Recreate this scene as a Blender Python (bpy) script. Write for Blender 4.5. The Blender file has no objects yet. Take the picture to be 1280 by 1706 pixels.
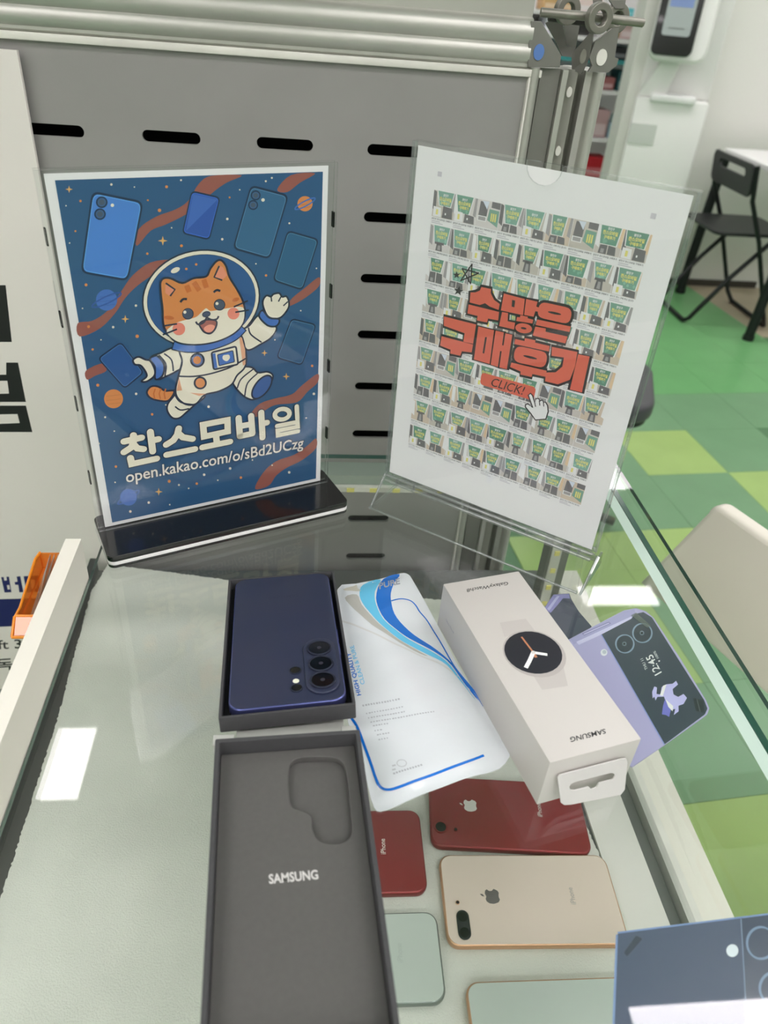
import bpy, bmesh, math, random
from mathutils import Vector, Matrix, geometry
random.seed(7)
# ------------------------------------------------------------------ camera
CAMZ = 1.312            # camera height above the shop floor
GL = 0.880              # top face of the showcase glass
FPX = 1262.23           # focal length in pixels of the 1280x1706 frame
YAW, PITCH, ROLL = (math.radians(a) for a in (7.7034, 34.9785, 4.9322))
_F = Vector((math.sin(YAW)*math.cos(PITCH), math.cos(YAW)*math.cos(PITCH), -math.sin(PITCH)))
_R0 = Vector((math.cos(YAW), -math.sin(YAW), 0)); _U0 = _R0.cross(_F)
_R = _R0*math.cos(ROLL) + _U0*math.sin(ROLL); _U = -_R0*math.sin(ROLL) + _U0*math.cos(ROLL)
CAM = Vector((0, 0, CAMZ))
scene = bpy.context.scene
COL = scene.collection
cd = bpy.data.cameras.new('camera'); cam = bpy.data.objects.new('camera', cd); COL.objects.link(cam)
cam.matrix_world = Matrix(((_R.x, _U.x, -_F.x, 0), (_R.y, _U.y, -_F.y, 0), (_R.z, _U.z, -_F.z, CAMZ), (0, 0, 0, 1)))
cd.sensor_fit = 'HORIZONTAL'; cd.sensor_width = 36.0; cd.lens = 36.0*FPX/1280.0
cd.clip_start = 0.02; cd.clip_end = 60
cd.dof.use_dof = True; cd.dof.focus_distance = 0.64; cd.dof.aperture_fstop = 11.0
scene.camera = cam
vs = scene.view_settings
vs.view_transform = 'Standard'; vs.look = 'None'; vs.gamma = 1.0; vs.use_curve_mapping = False
vs.exposure = 0.32
scene.cycles.transparent_max_bounces = 32
scene.cycles.max_bounces = 10
w = bpy.data.worlds.new('world'); scene.world = w; w.use_nodes = True
w.node_tree.nodes['Background'].inputs[0].default_value = (1, 1, 1, 1)
w.node_tree.nodes['Background'].inputs[1].default_value = 0.05
LAMP = 9.5             # emission of the ceiling light diffusers
CEIL = 2.62

# ------------------------------------------------------------------ pixel -> place
def ray(x, y): return _R*((x-640)/FPX) - _U*((y-853)/FPX) + _F
def pz(x, y, z):
    d = ray(x, y); return CAM + d*((z-CAMZ)/d.z)
def py(x, y, Y):
    d = ray(x, y); return CAM + d*(Y/d.y)
def pxx(x, y, X):
    d = ray(x, y); return CAM + d*(X/d.x)
def proj(P):
    d = Vector(P)-CAM; z = d.dot(_F)
    return (640+FPX*d.dot(_R)/z, 853-FPX*d.dot(_U)/z, z)
def mirror_up(x, y, h):  # where the mirror ray of glass pixel meets height h
    P = pz(x, y, GL); d = ray(x, y); d = Vector((d.x, d.y, -d.z))
    return P + d*((h-GL)/d.z)

# ------------------------------------------------------------------ materials
def lin(c):
    return tuple(((v/255)/12.92 if v/255 <= .04045 else ((v/255+.055)/1.055)**2.4) for v in c)
def ob(c, k=1.25):       # photographed colour -> reflectance
    return tuple(min(.92, v*k) for v in lin(c))
M = {}
def mat(name, c, rough=.5, metal=0, bump=None, noise=None, coat=0, spec=.5, k=1.25, raw=False):
    if name in M: return M[name]
    m = bpy.data.materials.new(name); m.use_nodes = True; nt = m.node_tree; b = nt.nodes['Principled BSDF']
    col = c if raw else ob(c, k)
    b.inputs['Base Color'].default_value = (*col, 1); b.inputs['Roughness'].default_value = rough
    b.inputs['Metallic'].default_value = metal; b.inputs['Specular IOR Level'].default_value = spec
    if coat: b.inputs['Coat Weight'].default_value = coat; b.inputs['Coat Roughness'].default_value = .03
    if noise or bump: tc = nt.nodes.new('ShaderNodeTexCoord')
    if noise:
        sc, amt = noise
        n = nt.nodes.new('ShaderNodeTexNoise'); n.inputs['Scale'].default_value = sc; n.inputs['Detail'].default_value = 5
        mp = nt.nodes.new('ShaderNodeMapRange'); mp.inputs[1].default_value = .3; mp.inputs[2].default_value = .7
        mp.inputs[3].default_value = 1-amt; mp.inputs[4].default_value = 1+amt
        mx = nt.nodes.new('ShaderNodeVectorMath'); mx.operation = 'SCALE'; mx.inputs[0].default_value = col
        nt.links.new(tc.outputs['Object'], n.inputs['Vector']); nt.links.new(n.outputs['Fac'], mp.inputs[0])
        nt.links.new(mp.outputs[0], mx.inputs['Scale']); nt.links.new(mx.outputs[0], b.inputs['Base Color'])
    if bump:
        sc, st, dist = bump
        n = nt.nodes.new('ShaderNodeTexNoise'); n.inputs['Scale'].default_value = sc; n.inputs['Detail'].default_value = 3
        bp = nt.nodes.new('ShaderNodeBump'); bp.inputs['Strength'].default_value = st; bp.inputs['Distance'].default_value = dist
        nt.links.new(tc.outputs['Object'], n.inputs['Vector']); nt.links.new(n.outputs['Fac'], bp.inputs['Height'])
        nt.links.new(bp.outputs[0], b.inputs['Normal'])
    M[name] = m; return m
def glass(name, tint, f0=.04, fmax=.96, rough=0.0, white=0.0):
    m = bpy.data.materials.new(name); m.use_nodes = True; nt = m.node_tree; N = nt.nodes
    N.remove(N['Principled BSDF']); out = N['Material Output']
    lw = N.new('ShaderNodeLayerWeight'); lw.inputs[0].default_value = .5
    pw = N.new('ShaderNodeMath'); pw.operation = 'POWER'; pw.inputs[1].default_value = 5
    ma = N.new('ShaderNodeMath'); ma.operation = 'MULTIPLY_ADD'; ma.inputs[1].default_value = fmax-f0; ma.inputs[2].default_value = f0
    t = N.new('ShaderNodeBsdfTransparent'); t.inputs[0].default_value = (*tint, 1)
    g = N.new('ShaderNodeBsdfGlossy'); g.inputs['Roughness'].default_value = rough
    mx = N.new('ShaderNodeMixShader')
    nt.links.new(lw.outputs['Facing'], pw.inputs[0]); nt.links.new(pw.outputs[0], ma.inputs[0]); nt.links.new(ma.outputs[0], mx.inputs[0])
    src = t
    if white:
        d = N.new('ShaderNodeBsdfDiffuse'); d.inputs[0].default_value = (.85, .88, .87, 1)
        m2 = N.new('ShaderNodeMixShader'); m2.inputs[0].default_value = white
        nt.links.new(t.outputs[0], m2.inputs[1]); nt.links.new(d.outputs[0], m2.inputs[2]); src = m2
    nt.links.new(src.outputs[0], mx.inputs[1]); nt.links.new(g.outputs[0], mx.inputs[2]); nt.links.new(mx.outputs[0], out.inputs[0])
    M[name] = m; return m
def emit(name, c, s):
    m = bpy.data.materials.new(name); m.use_nodes = True; b = m.node_tree.nodes['Principled BSDF']
    b.inputs['Base Color'].default_value = (.8, .8, .8, 1)
    b.inputs['Emission Color'].default_value = (*c, 1); b.inputs['Emission Strength'].default_value = s
    M[name] = m; return m
def printmat(name, rough=.55, coat=0):
    m = bpy.data.materials.new(name); m.use_nodes = True; b = m.node_tree.nodes['Principled BSDF']
    a = m.node_tree.nodes.new('ShaderNodeAttribute'); a.attribute_name = 'Col'
    m.node_tree.links.new(a.outputs['Color'], b.inputs['Base Color']); b.inputs['Roughness'].default_value = rough
    if coat: b.inputs['Coat Weight'].default_value = coat; b.inputs['Coat Roughness'].default_value = .05
    M[name] = m; return m

# ------------------------------------------------------------------ objects
WM = {}
def tag(o, label, cat, group=None):
    o['label'] = label; o['category'] = cat
    if group: o['group'] = group
    return o
def thing(name, label, cat, loc, group=None, rotz=0):
    o = bpy.data.objects.new(name, None); o.empty_display_size = .02; COL.objects.link(o)
    o.location = loc; o.rotation_euler = (0, 0, rotz)
    WM[o.name] = Matrix.Translation(Vector(loc)) @ Matrix.Rotation(rotz, 4, 'Z')
    return tag(o, label, cat, group)
def link(name, me, m=None, parent=None, world=True):
    """mesh in world coordinates -> object, parented without moving"""
    o = bpy.data.objects.new(name, me)
    if m is not None and not me.materials: me.materials.append(m)
    COL.objects.link(o)
    if parent is not None:
        o.parent = parent; W = WM[parent.name]
        if world: me.transform(W.inverted())
        WM[o.name] = W
    else:
        # origin at the base of the thing
        if world and len(me.vertices):
            lo = Vector((min(v.co[i] for v in me.vertices) for i in range(3))); hi = Vector((max(v.co[i] for v in me.vertices) for i in range(3)))
            c = Vector(((lo.x+hi.x)/2, (lo.y+hi.y)/2, lo.z)); me.transform(Matrix.Translation(-c)); o.location = c
            WM[o.name] = Matrix.Translation(c)
        else: WM[o.name] = Matrix()
    return o
def sharp(me, ang=35):
    for p in me.polygons: p.use_smooth = True
    me.set_sharp_from_angle(angle=math.radians(ang))
def poly(name, verts, faces, m, parent=None, smooth=None, bevel=0, Mx=None, seg=2):
    me = bpy.data.meshes.new(name); bm = bmesh.new()
    vs_ = [bm.verts.new(v) for v in verts]
    for f in faces:
        try: bm.faces.new([vs_[i] for i in f])
        except ValueError: pass
    bmesh.ops.recalc_face_normals(bm, faces=bm.faces)
    if bevel:
        bmesh.ops.bevel(bm, geom=list(bm.edges), offset=bevel, segments=seg, profile=.5, affect='EDGES')
    bm.to_mesh(me); bm.free()
    if Mx is not None: me.transform(Mx)
    if smooth or bevel: sharp(me, smooth or 40)
    return link(name, me, m, parent)
BF = [(0, 3, 2, 1), (4, 5, 6, 7), (0, 1, 5, 4), (1, 2, 6, 5), (2, 3, 7, 6), (3, 0, 4, 7)]
def box(name, lo, hi, m, parent=None, bevel=0, Mx=None, seg=2):
    (a, b, c), (d, e, f) = lo, hi
    return poly(name, [(a, b, c), (d, b, c), (d, e, c), (a, e, c), (a, b, f), (d, b, f), (d, e, f), (a, e, f)], BF, m, parent, bevel=bevel, Mx=Mx, seg=seg)
def rrect(w, h, r, n=6, cx=0, cy=0):
    out = []
    for sx, sy, a0 in ((1, 1, 0), (-1, 1, 90), (-1, -1, 180), (1, -1, 270)):
        for i in range(n+1):
            a = math.radians(a0+90*i/n); out.append((cx+sx*(w/2-r)+r*math.cos(a), cy+sy*(h/2-r)+r*math.sin(a)))
    return out
def ell(cx, cy, rx, ry=None, rot=0, n=28):
    ry = ry or rx; c, s = math.cos(math.radians(rot)), math.sin(math.radians(rot)); o = []
    for i in range(n):
        a = 2*math.pi*i/n; x, y = rx*math.cos(a), ry*math.sin(a); o.append((cx+x*c-y*s, cy+x*s+y*c))
    return o
def slab(name, loops, depth, m, parent=None, Mx=None, bevel=0, ang=40):
    """outline (first loop) with holes, extruded from z=0 up to depth"""
    cu = bpy.data.curves.new('t', 'CURVE'); cu.dimensions = '2D'; cu.fill_mode = 'BOTH'
    cu.extrude = depth/2-bevel; cu.bevel_depth = bevel; cu.bevel_resolution = 2; cu.offset = -bevel
    for lp in loops:
        s = cu.splines.new('POLY'); s.points.add(len(lp)-1); s.use_cyclic_u = True
        for i, p in enumerate(lp): s.points[i].co = (p[0], p[1], 0, 1)
    o = bpy.data.objects.new('t', cu); me = bpy.data.meshes.new_from_object(o); me.name = name
    bpy.data.objects.remove(o); bpy.data.curves.remove(cu)
    me.materials.clear()
    me.transform(Matrix.Translation((0, 0, depth/2)))
    if Mx is not None: me.transform(Mx)
    sharp(me, ang)
    return link(name, me, m, parent)
def smoothline(pts, closed=False, n=6):
    P = [Vector(p) for p in pts]; N = len(P); out = []
    rng = N if closed else N-1
    for i in range(rng):
        a = P[(i-1) % N] if closed or i > 0 else P[0]; b = P[i]; c = P[(i+1) % N]; d = P[(i+2) % N] if closed or i+2 < N else P[N-1]
        for k in range(n):
            t = k/n; out.append(.5*((2*b)+(c-a)*t+(2*a-5*b+4*c-d)*t*t+(-a+3*b-3*c+d)*t**3))
    if not closed: out.append(P[-1])
    return [tuple(v) for v in out]
def tube(name, pts, r, m, parent=None, n=8, smooth=0, closed=False):
    P = [Vector(p) for p in (smoothline(pts, closed, smooth) if smooth else pts)]
    V = []; Fc = []; up0 = None
    for i, p in enumerate(P):
        t = ((P[(i+1) % len(P)] if closed or i+1 < len(P) else p) - (P[i-1] if closed or i > 0 else p)).normalized()
        if up0 is None: up0 = Vector((0, 0, 1)) if abs(t.z) < .9 else Vector((1, 0, 0))
        a = t.cross(up0).normalized(); b = a.cross(t); up0 = b
        for k in range(n):
            an = 2*math.pi*k/n; V.append(p+a*(r*math.cos(an))+b*(r*math.sin(an)))
    L = len(P)
    for i in range(L if closed else L-1):
        for k in range(n):
            j = (i+1) % L; Fc.append((i*n+k, i*n+(k+1) % n, j*n+(k+1) % n, j*n+k))
    if not closed: Fc.append(tuple(range(n))[::-1]); Fc.append(tuple((L-1)*n+k for k in range(n)))
    return poly(name, V, Fc, m, parent, smooth=50)
def frame(O, X, Y):
    X = Vector(X).normalized(); Y = Vector(Y); Y = (Y-X*Y.dot(X)).normalized(); Z = X.cross(Y)
    return Matrix(((X.x, Y.x, Z.x, O[0]), (X.y, Y.y, Z.y, O[1]), (X.z, Y.z, Z.z, O[2]), (0, 0, 0, 1)))
def disc(name, cx, cy, z0, z1, r, m, parent, Mx, bevel=0, r_in=None, n=28):
    lp = [ell(cx, cy, r, n=n)]
    if r_in: lp.append(ell(cx, cy, r_in, n=n))
    return slab(name, lp, z1-z0, m, parent, Mx @ Matrix.Translation((0, 0, z0)), bevel)

# ------------------------------------------------------------------ flat print
_TX = {}
def textmesh(s, offset=0.0, shear=0.0):
    key = (s, offset, shear)
    if key in _TX: return _TX[key]
    cu = bpy.data.curves.new('t', 'FONT'); cu.body = s; cu.size = 1; cu.offset = offset; cu.shear = shear; cu.resolution_u = 3
    o = bpy.data.objects.new('t', cu); me = bpy.data.meshes.new_from_object(o)
    V = [(v.co.x, v.co.y) for v in me.vertices]; me.calc_loop_triangles(); T = [tuple(t.vertices) for t in me.loop_triangles]
    x0, x1 = min(v[0] for v in V), max(v[0] for v in V); y0, y1 = min(v[1] for v in V), max(v[1] for v in V)
    V = [((x-x0)/(x1-x0), (y-y0)/(y1-y0)) for x, y in V]
    bpy.data.objects.remove(o); bpy.data.curves.remove(cu); bpy.data.meshes.remove(me)
    _TX[key] = (V, T, (x1-x0)/(y1-y0)); return _TX[key]
class Print:
    """flat printed shapes on a plane Mx (local xy = paper, z = out of paper)"""
    def __init__(s, Mx, conv=None, step=1.5e-5, base=4e-5, hfun=None, maxe=None):
        s.M = Mx; s.I = Mx.inverted(); s.conv = conv; s.step = step; s.base = base; s.V = []; s.F = []; s.C = []; s.h = hfun; s.maxe = maxe; s.n = 0; s.j = 0
    def uv(s, p):       # photo pixel -> paper
        d = ray(*p); O = s.M.translation; n = s.M.col[2].to_3d(); t = (O-CAM).dot(n)/d.dot(n)
        q = s.I @ (CAM+d*t); return (q.x, q.y)
    def cv(s, p):
        return s.uv(s.conv(*p)) if s.conv else p
    def raw(s, verts, tris, col, layer=None):
        if layer is None: s.n += 1; layer = s.n
        if s.maxe:
            bm = bmesh.new(); vv = [bm.verts.new((x, y, 0)) for x, y in verts]
            for t in tris:
                try: bm.faces.new([vv[i] for i in t])
                except ValueError: pass
            for _ in range(5):
                es = [e for e in bm.edges if e.calc_length() > s.maxe]
                if not es: break
                bmesh.ops.subdivide_edges(bm, edges=es, cuts=1, use_grid_fill=False); bmesh.ops.triangulate(bm, faces=bm.faces)
            bm.verts.index_update(); verts = [(v.co.x, v.co.y) for v in bm.verts]; tris = [tuple(v.index for v in f.verts) for f in bm.faces]; bm.free()
        b = len(s.V); s.j += 1
        for x, y in verts:
            z = s.base+layer*s.step+(s.h(x, y) if s.h else 0); s.V.append((x, y, z))
        for t in tris:
            a, c, d = (verts[i] for i in t[:3])
            if (c[0]-a[0])*(d[1]-a[1])-(c[1]-a[1])*(d[0]-a[0]) < 0: t = t[::-1]
            s.F.append(tuple(b+i for i in t)); s.C.append(col)
    def fill(s, pts, col, layer=None, holes=()):
        P = [s.cv(p) for p in pts]; H = [[s.cv(p) for p in h] for h in holes]
        T = geometry.tessellate_polygon([[Vector((x, y, 0)) for x, y in l] for l in [P]+H])
        V = P+[q for h in H for q in h]; s.raw(V, T, col, layer)
    def stroke(s, pts, wd, col, layer=None, closed=False, conved=False):
        P = [Vector(p) for p in (pts if conved else [s.cv(p) for p in pts])]; N = len(P); V = []; T = []
        for i in range(N):
            a = P[i-1] if (i > 0 or closed) else P[i]; b = P[(i+1) % N] if (i < N-1 or closed) else P[i]
            t = b-a
            if t.length < 1e-9: t = Vector((1, 0))
            t.normalize(); n = Vector((-t.y, t.x))*wd/2; V += [tuple(P[i]+n), tuple(P[i]-n)]
        for i in range(N if closed else N-1):
            j = (i+1) % N; T += [(2*i, 2*i+1, 2*j+1), (2*i, 2*j+1, 2*j)]
        if layer is None: s.n += 1; layer = s.n
        s.raw(V, T, col, layer)
    def shape(s, pts, col, out=None, wd=0, sm=0, layer=None):
        if sm: pts = smoothline(pts, True, sm)
        if layer is None: s.n += 1; layer = s.n; 
        s.fill(pts, col, layer)
        if out: s.stroke(pts, wd, out, layer+.5, True)
    def text(s, t, BL, BR, TL, col, layer=None, offset=0, shear=0):
        V, T, _ = textmesh(t, offset, shear); A, B, C = (Vector(s.cv(p)) for p in (BL, BR, TL))
        s.raw([tuple(A+(B-A)*x+(C-A)*y) for x, y in V], T, col, layer)
    def rstroke(s, pts, wd, col, layer):   # round-ended pen line as one outline; a closed loop becomes a ring
        P = [Vector(s.cv(p)) for p in pts]; h = wd/2
        closed = (P[0]-P[-1]).length < 1e-9 and len(P) > 3
        if closed: P = P[:-1]
        N = len(P); L = []; R = []
        for i in range(N):
            ta = (P[i]-P[i-1]).normalized() if (i > 0 or closed) else None; tb = (P[(i+1) % N]-P[i]).normalized() if (i < N-1 or closed) else None
            ta = ta or tb; tb = tb or ta; t = (ta+tb).normalized(); n = Vector((-t.y, t.x))
            k = h/max(.5, n.dot(Vector((-ta.y, ta.x)))); L.append(P[i]+n*k); R.append(P[i]-n*k)
        if closed: out, holes = L, [R]
        else:
            def cap(c, frm, sgn):
                d = frm-c; o = []
                for q in range(1, 6):
                    a = sgn*math.pi*q/6; o.append(c+Vector((d.x*math.cos(a)-d.y*math.sin(a), d.x*math.sin(a)+d.y*math.cos(a))))
                return o
            out = L+cap(P[-1], L[-1], -1)+R[::-1]+cap(P[0], R[0], -1); holes = []
        if closed and sum(a.x*b.y-b.x*a.y for a, b in zip(L, L[1:]+L[:1]))**2 < sum(a.x*b.y-b.x*a.y for a, b in zip(R, R[1:]+R[:1]))**2: out, holes = R, [L]
        lps = [out]+holes
        T = geometry.tessellate_polygon([[Vector((p.x, p.y, 0)) for p in l] for l in lps])
        s.raw([tuple(p) for l in lps for p in l], T, col, layer)
    def build(s, name, m, parent):
        me = bpy.data.meshes.new(name); me.from_pydata(s.V, [], s.F)
        ca = me.color_attributes.new('Col', 'FLOAT_COLOR', 'CORNER'); k = 0; buf = []
        for f, c in zip(s.F, s.C): buf += [c[0], c[1], c[2], 1.0]*len(f)
        ca.data.foreach_set('color', buf)
        me.transform(s.M); o = link(name, me, m, parent)
        if name in ('lettering', 'marking', 'printed_face'): o['kind'] = 'stuff'
        return o
# ------------------------------------------------------------------ shared materials
mat('white_lam', (214, 211, 200), .35); mat('white_wall', (212, 212, 206), .6, k=1.3); mat('ceil', (235, 235, 232), .8, raw=False)
mat('alu', (172, 172, 165), .38, metal=.55, noise=(9, .06)); mat('alu_dark', (120, 119, 114), .45, metal=.5, noise=(30, .05))
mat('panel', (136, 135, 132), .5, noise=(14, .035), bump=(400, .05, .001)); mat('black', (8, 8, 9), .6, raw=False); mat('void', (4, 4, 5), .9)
mat('trim', (205, 204, 196), .35, noise=(20, .08)); mat('steel', (128, 126, 118), .4, metal=.6, noise=(60, .15))
mat('blackgloss', (14, 14, 16), .15, coat=.4); mat('blackplastic', (30, 31, 33), .42)
glass('glass', (.972, .985, .977), f0=.046); glass('pane', (.97, .985, .977)); glass('acrylic', (.985, .99, .99), f0=.03); glass('acrylic_edge', (.80, .82, .82), f0=.14, white=.10)
mat('glass_edge', (30, 82, 72), .12, coat=.5, k=1.0); mat('frost_edge', (196, 212, 204), .4)
emit('lamp', (1, .925, .958), LAMP)
printmat('print', .5); printmat('printgloss', .25, .3)

def struct(o): o['kind'] = 'structure'; return o
# ------------------------------------------------------------------ room
fl = struct(box('floor', (-3.5, -4.6, -.06), (6.5, 7.5, -.004), mat('grout', (88, 126, 92), .5)))
T0 = pz(1213.4, 787, 0); TA = math.radians(5.1); TS = .3*(.3155/.3155)
tu = Vector((math.cos(TA), math.sin(TA), 0)); tv = Vector((-math.sin(TA), math.cos(TA), 0))
mat('tile_green', (112, 152, 114), .28, noise=(7, .06), bump=(30, .04, .002)); mat('tile_lime', (156, 184, 110), .28, noise=(7, .05), bump=(30, .04, .002))
mat('tile_mid', (108, 166, 108), .28, noise=(6, .06), bump=(30, .04, .002)); mat('tile_beige', (178, 164, 142), .35, noise=(5, .06))
def tmesh(m):
    me = bpy.data.meshes.new('tile'); bm = bmesh.new(); g = TS/2-.0006
    bmesh.ops.create_cube(bm, size=1, matrix=Matrix.Diagonal((2*g, 2*g, .004, 1)))
    bm.to_mesh(me); bm.free(); me.materials.append(M[m]); return me
TM = {k: tmesh(k) for k in ('tile_green', 'tile_lime', 'tile_mid', 'tile_beige')}
LIME = set()
def tile_of(x, y):
    q = pz(x, y, 0)-T0; return (math.floor(q.dot(tu)/TS), math.floor(q.dot(tv)/TS))
for p in [(1110, 760), (1255, 800), (1275, 716), (1130, 1080), (1010, 905), (1250, 1440), (1040, 940), (1160, 1130), (1005, 1040)]: LIME.add(tile_of(*p))
ntile = 0
for i in range(-14, 9):
    for j in range(-14, 14):
        c = T0+tu*((i+.5)*TS)+tv*((j+.5)*TS)
        if c.x < .2 or c.y < .2 or c.y > 4.2: continue
        u, v, d = proj(c)
        if d < .3 or not (900 < u < 1340 and 280 < v < 1640): continue
        k = 'tile_lime' if (i, j) in LIME else ('tile_beige' if i >= 3 and c.y > 2.4 else ('tile_mid' if c.y > 2.75 else 'tile_green'))
        o = bpy.data.objects.new('tile', TM[k]); COL.objects.link(o); o.parent = fl
        o.matrix_parent_inverse = Matrix.Translation(-fl.location)
        o.location = (c.x, c.y, -.002); o.rotation_euler = (0, 0, TA); ntile += 1
struct(box('ceiling', (-3.5, -4.6, CEIL+.02), (6.5, 7.5, CEIL+.08), M['ceil']))
struct(box('wall_left', (-3.6, -4.6, -.06), (-3.5, 7.5, CEIL+.08), M['white_wall']))
struct(box('wall_right', (6.5, -4.6, -.06), (6.6, 7.5, CEIL+.08), M['white_wall']))
struct(box('wall_far', (-3.6, 7.5, -.06), (6.6, 7.6, CEIL+.08), M['white_wall']))
struct(box('wall_behind', (-3.6, -4.7, -.06), (6.6, -4.6, CEIL+.08), M['white_wall']))
# white panelled wall by the kiosk, its seam and dark skirting
wy = 4.16
A_ = pz(1120, 480, 0); 
struct(box('wall_back', (py(1066, 60, wy).x, wy, 0), (6.5, wy+.12, CEIL+.02), M['white_wall']))
sx = py(1178, 165, wy); 
wp = struct(box('trim_1', (sx.x-.004, wy-.004, .1), (sx.x+.004, wy+.002, CEIL), mat('seam', (172, 172, 166), .6)))
struct(box('baseboard_back', (1.9, wy-.012, .0), (2.62, wy, .035), mat('skirt', (58, 54, 48), .5)))

# ------------------------------------------------------------------ ceiling lights
def ceiling_light(x0, x1, y0, y1, label):
    t = thing('ceiling_light', label, 'light', ((x0+x1)/2, (y0+y1)/2, CEIL-.012), 'ceiling light panels')
    slab('frame', [[(x0-.012, y0-.012), (x1+.012, y0-.012), (x1+.012, y1+.012), (x0-.012, y1+.012)], [(x0, y0), (x1, y0), (x1, y1), (x0, y1)]], .03, mat('lampframe', (230, 230, 230), .5), t, Matrix.Translation((0, 0, CEIL-.012)))
    box('diffuser', (x0, y0, CEIL-.006), (x1, y1, CEIL+.01), M['lamp'], t)
def refl_rect(*ps):
    q = [mirror_up(x, y, CEIL) for x, y in ps]; return q
q = refl_rect((70, 1218), (156, 1213), (137, 1330), (28, 1340))
ceiling_light(q[1].x-1.2, (q[1].x+q[2].x)/2, (q[2].y+q[3].y)/2, (q[0].y+q[1].y)/2, 'white ceiling panel mirrored in the glass beside the white ledge')
q = refl_rect((978, 987), (1082, 979), (1098, 1003), (962, 1018))
ceiling_light((q[0].x+q[3].x)/2, (q[1].x+q[2].x)/2, (q[2].y+q[3].y)/2, (q[0].y+q[1].y)/2+.02, 'small white ceiling panel mirrored beside the lavender phone card')
q = refl_rect((1050, 1694), (1280, 1650))
ceiling_light(q[0].x, q[0].x+1.2, q[0].y-.3, (q[0].y+q[1].y)/2, 'white ceiling panel mirrored at the lower right corner of the glass')
for x0, y0 in [(-1.75+1.9*a, -.70-1.15*b) for a in range(3) for b in range(3)]+[(-3.3, -1.9), (-3.3, -3.1)]+[(3.0, .9), (2.8, 2.9), (1.0, 3.3), (4.6, 3.2), (3.9, 5.3), (1.7, 5.3), (-.4, 3.6), (-2.6, 3.6)]:  # unseen panels added to brighten the signs, counter and far shop
    ceiling_light(x0, x0+1.2, y0, y0+.3, 'added white ceiling panel out of view, brightening the shop')

# ------------------------------------------------------------------ glass showcase
ZF = CAMZ-.655           # carpet top inside the case
XR = .3585; YB = .7215; XL = -.272; XG = -.1775; YN = -.10
cs = thing('glass_showcase', 'glass topped display counter holding the signs, boxes and phones', 'showcase', (.03, .3, 0))
tg = box('glass_top', (XG, YN, GL-.005), (XR, YB, GL), M['glass'], cs)
tg.data.materials.append(M['glass_edge'])
for p in tg.data.polygons:
    if abs(p.normal.z) < .5: p.material_index = 1
sp = box('side_glass', (.3262, YN, ZF-.012), (.3375, YB-.02, GL-.0055), M['pane'], cs)
sp.data.materials.append(M['frost_edge'])
for p in sp.data.polygons:
    if p.normal.z > .5: p.material_index = 1
box('edge_seal', (.3382, YN, GL-.0115), (.3440, YB-.02, GL-.0055), M['glass_edge'], cs)
box('side_board', (XL, YN, ZF-.022), (XL+.008, .80, ZF+.012), mat('case_dark', (58, 62, 60), .6), cs)
box('case_floor', (XL, YN, ZF-.022), (.3385, .80, ZF-.008), mat('case_floor', (74, 78, 75), .6), cs)
box('floor_strip', (.285, YN, ZF-.0079), (.3260, .50, ZF-.0045), mat('strip_white', (206, 206, 198), .4), cs)
box('bottom_channel', (.3395, YN, ZF-.022), (.346, .80, ZF+.004), M['alu'], cs); box('bottom_channel', (.347, YN, ZF-.022), (.356, .80, ZF-.002), M['trim'], cs)
box('base_ledge', (.356, YN, ZF-.035), (.390, .80, ZF-.008), M['white_lam'], cs, bevel=.001)
box('cabinet_body', (XL+.01, YN+.02, .0), (.372, .79, ZF-.035), M['white_lam'], cs)
box('back_rail', (XG, .692, GL-.026), (.325, YB-.002, GL-.0085), mat('rail', (150, 162, 152), .35, metal=.3), cs)
box('rail_lip', (XG, .686, GL-.026), (.325, .6915, GL-.020), M['trim'], cs)
box('corner_post', (.300, .700, ZF-.008), (.3255, .7215, GL-.027), M['alu_dark'], cs)
led = box('light_strip', (.303, .6975, ZF), (.315, .6995, GL-.03), mat('led_pcb', (190, 190, 180), .5), cs)
for k in range(7): box('diode', (.306, .6955, ZF+.02+k*.027), (.312, .6974, ZF+.026+k*.027), mat('diode', (214, 206, 120), .4), led)
for k in range(14): box('diode', (-.05+k*.025, .6842, GL-.0252), (-.042+k*.025, .6859, GL-.0208), M['diode'], cs)
# fleece mat
def zc(x, y): return pz(x, y, ZF)
car = [zc(180, 940), zc(380, 966), zc(740, 1000), zc(958, 1330), zc(1040, 1520), zc(1085, 1706), Vector((.283, -.08, ZF)), Vector((-.258, -.08, ZF)), zc(0, 1500), zc(95, 1200), zc(152, 985)]
car[2] = zc(960, 1052); car.insert(2, zc(740, 1000))
car[3] = Vector((.280, .690, ZF)); 
out = []
for i, p in enumerate(car):
    qn = car[(i+1) % len(car)]; n = max(2, int((qn-p).length/.0025))
    for k in range(n):
        a = p.lerp(qn, k/n); out.append((a.x+random.uniform(-.0009, .0009), a.y+random.uniform(-.0009, .0009)))
m = mat('fleece', (196, 199, 190), .95, noise=(16, .05), bump=(650, .45, .002), k=1.36)  # the colour noise paints faint wrinkle shadows into the fleece
cp = slab('fleece_mat', [out], .008, m, None, Matrix.Translation((0, 0, ZF-.008)))
tag(cp, 'pale grey fleece mat lining the inside of the glass showcase', 'mat')

# white low board standing on the glass at the left
PX = -.178
wb = box('ledge_board', (PX-.0125, -.05, GL-.006), (PX-.0002, .512, GL+.041), M['white_lam'], None)
tag(wb, 'long low off-white board along the left edge of the glass', 'board')

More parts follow.
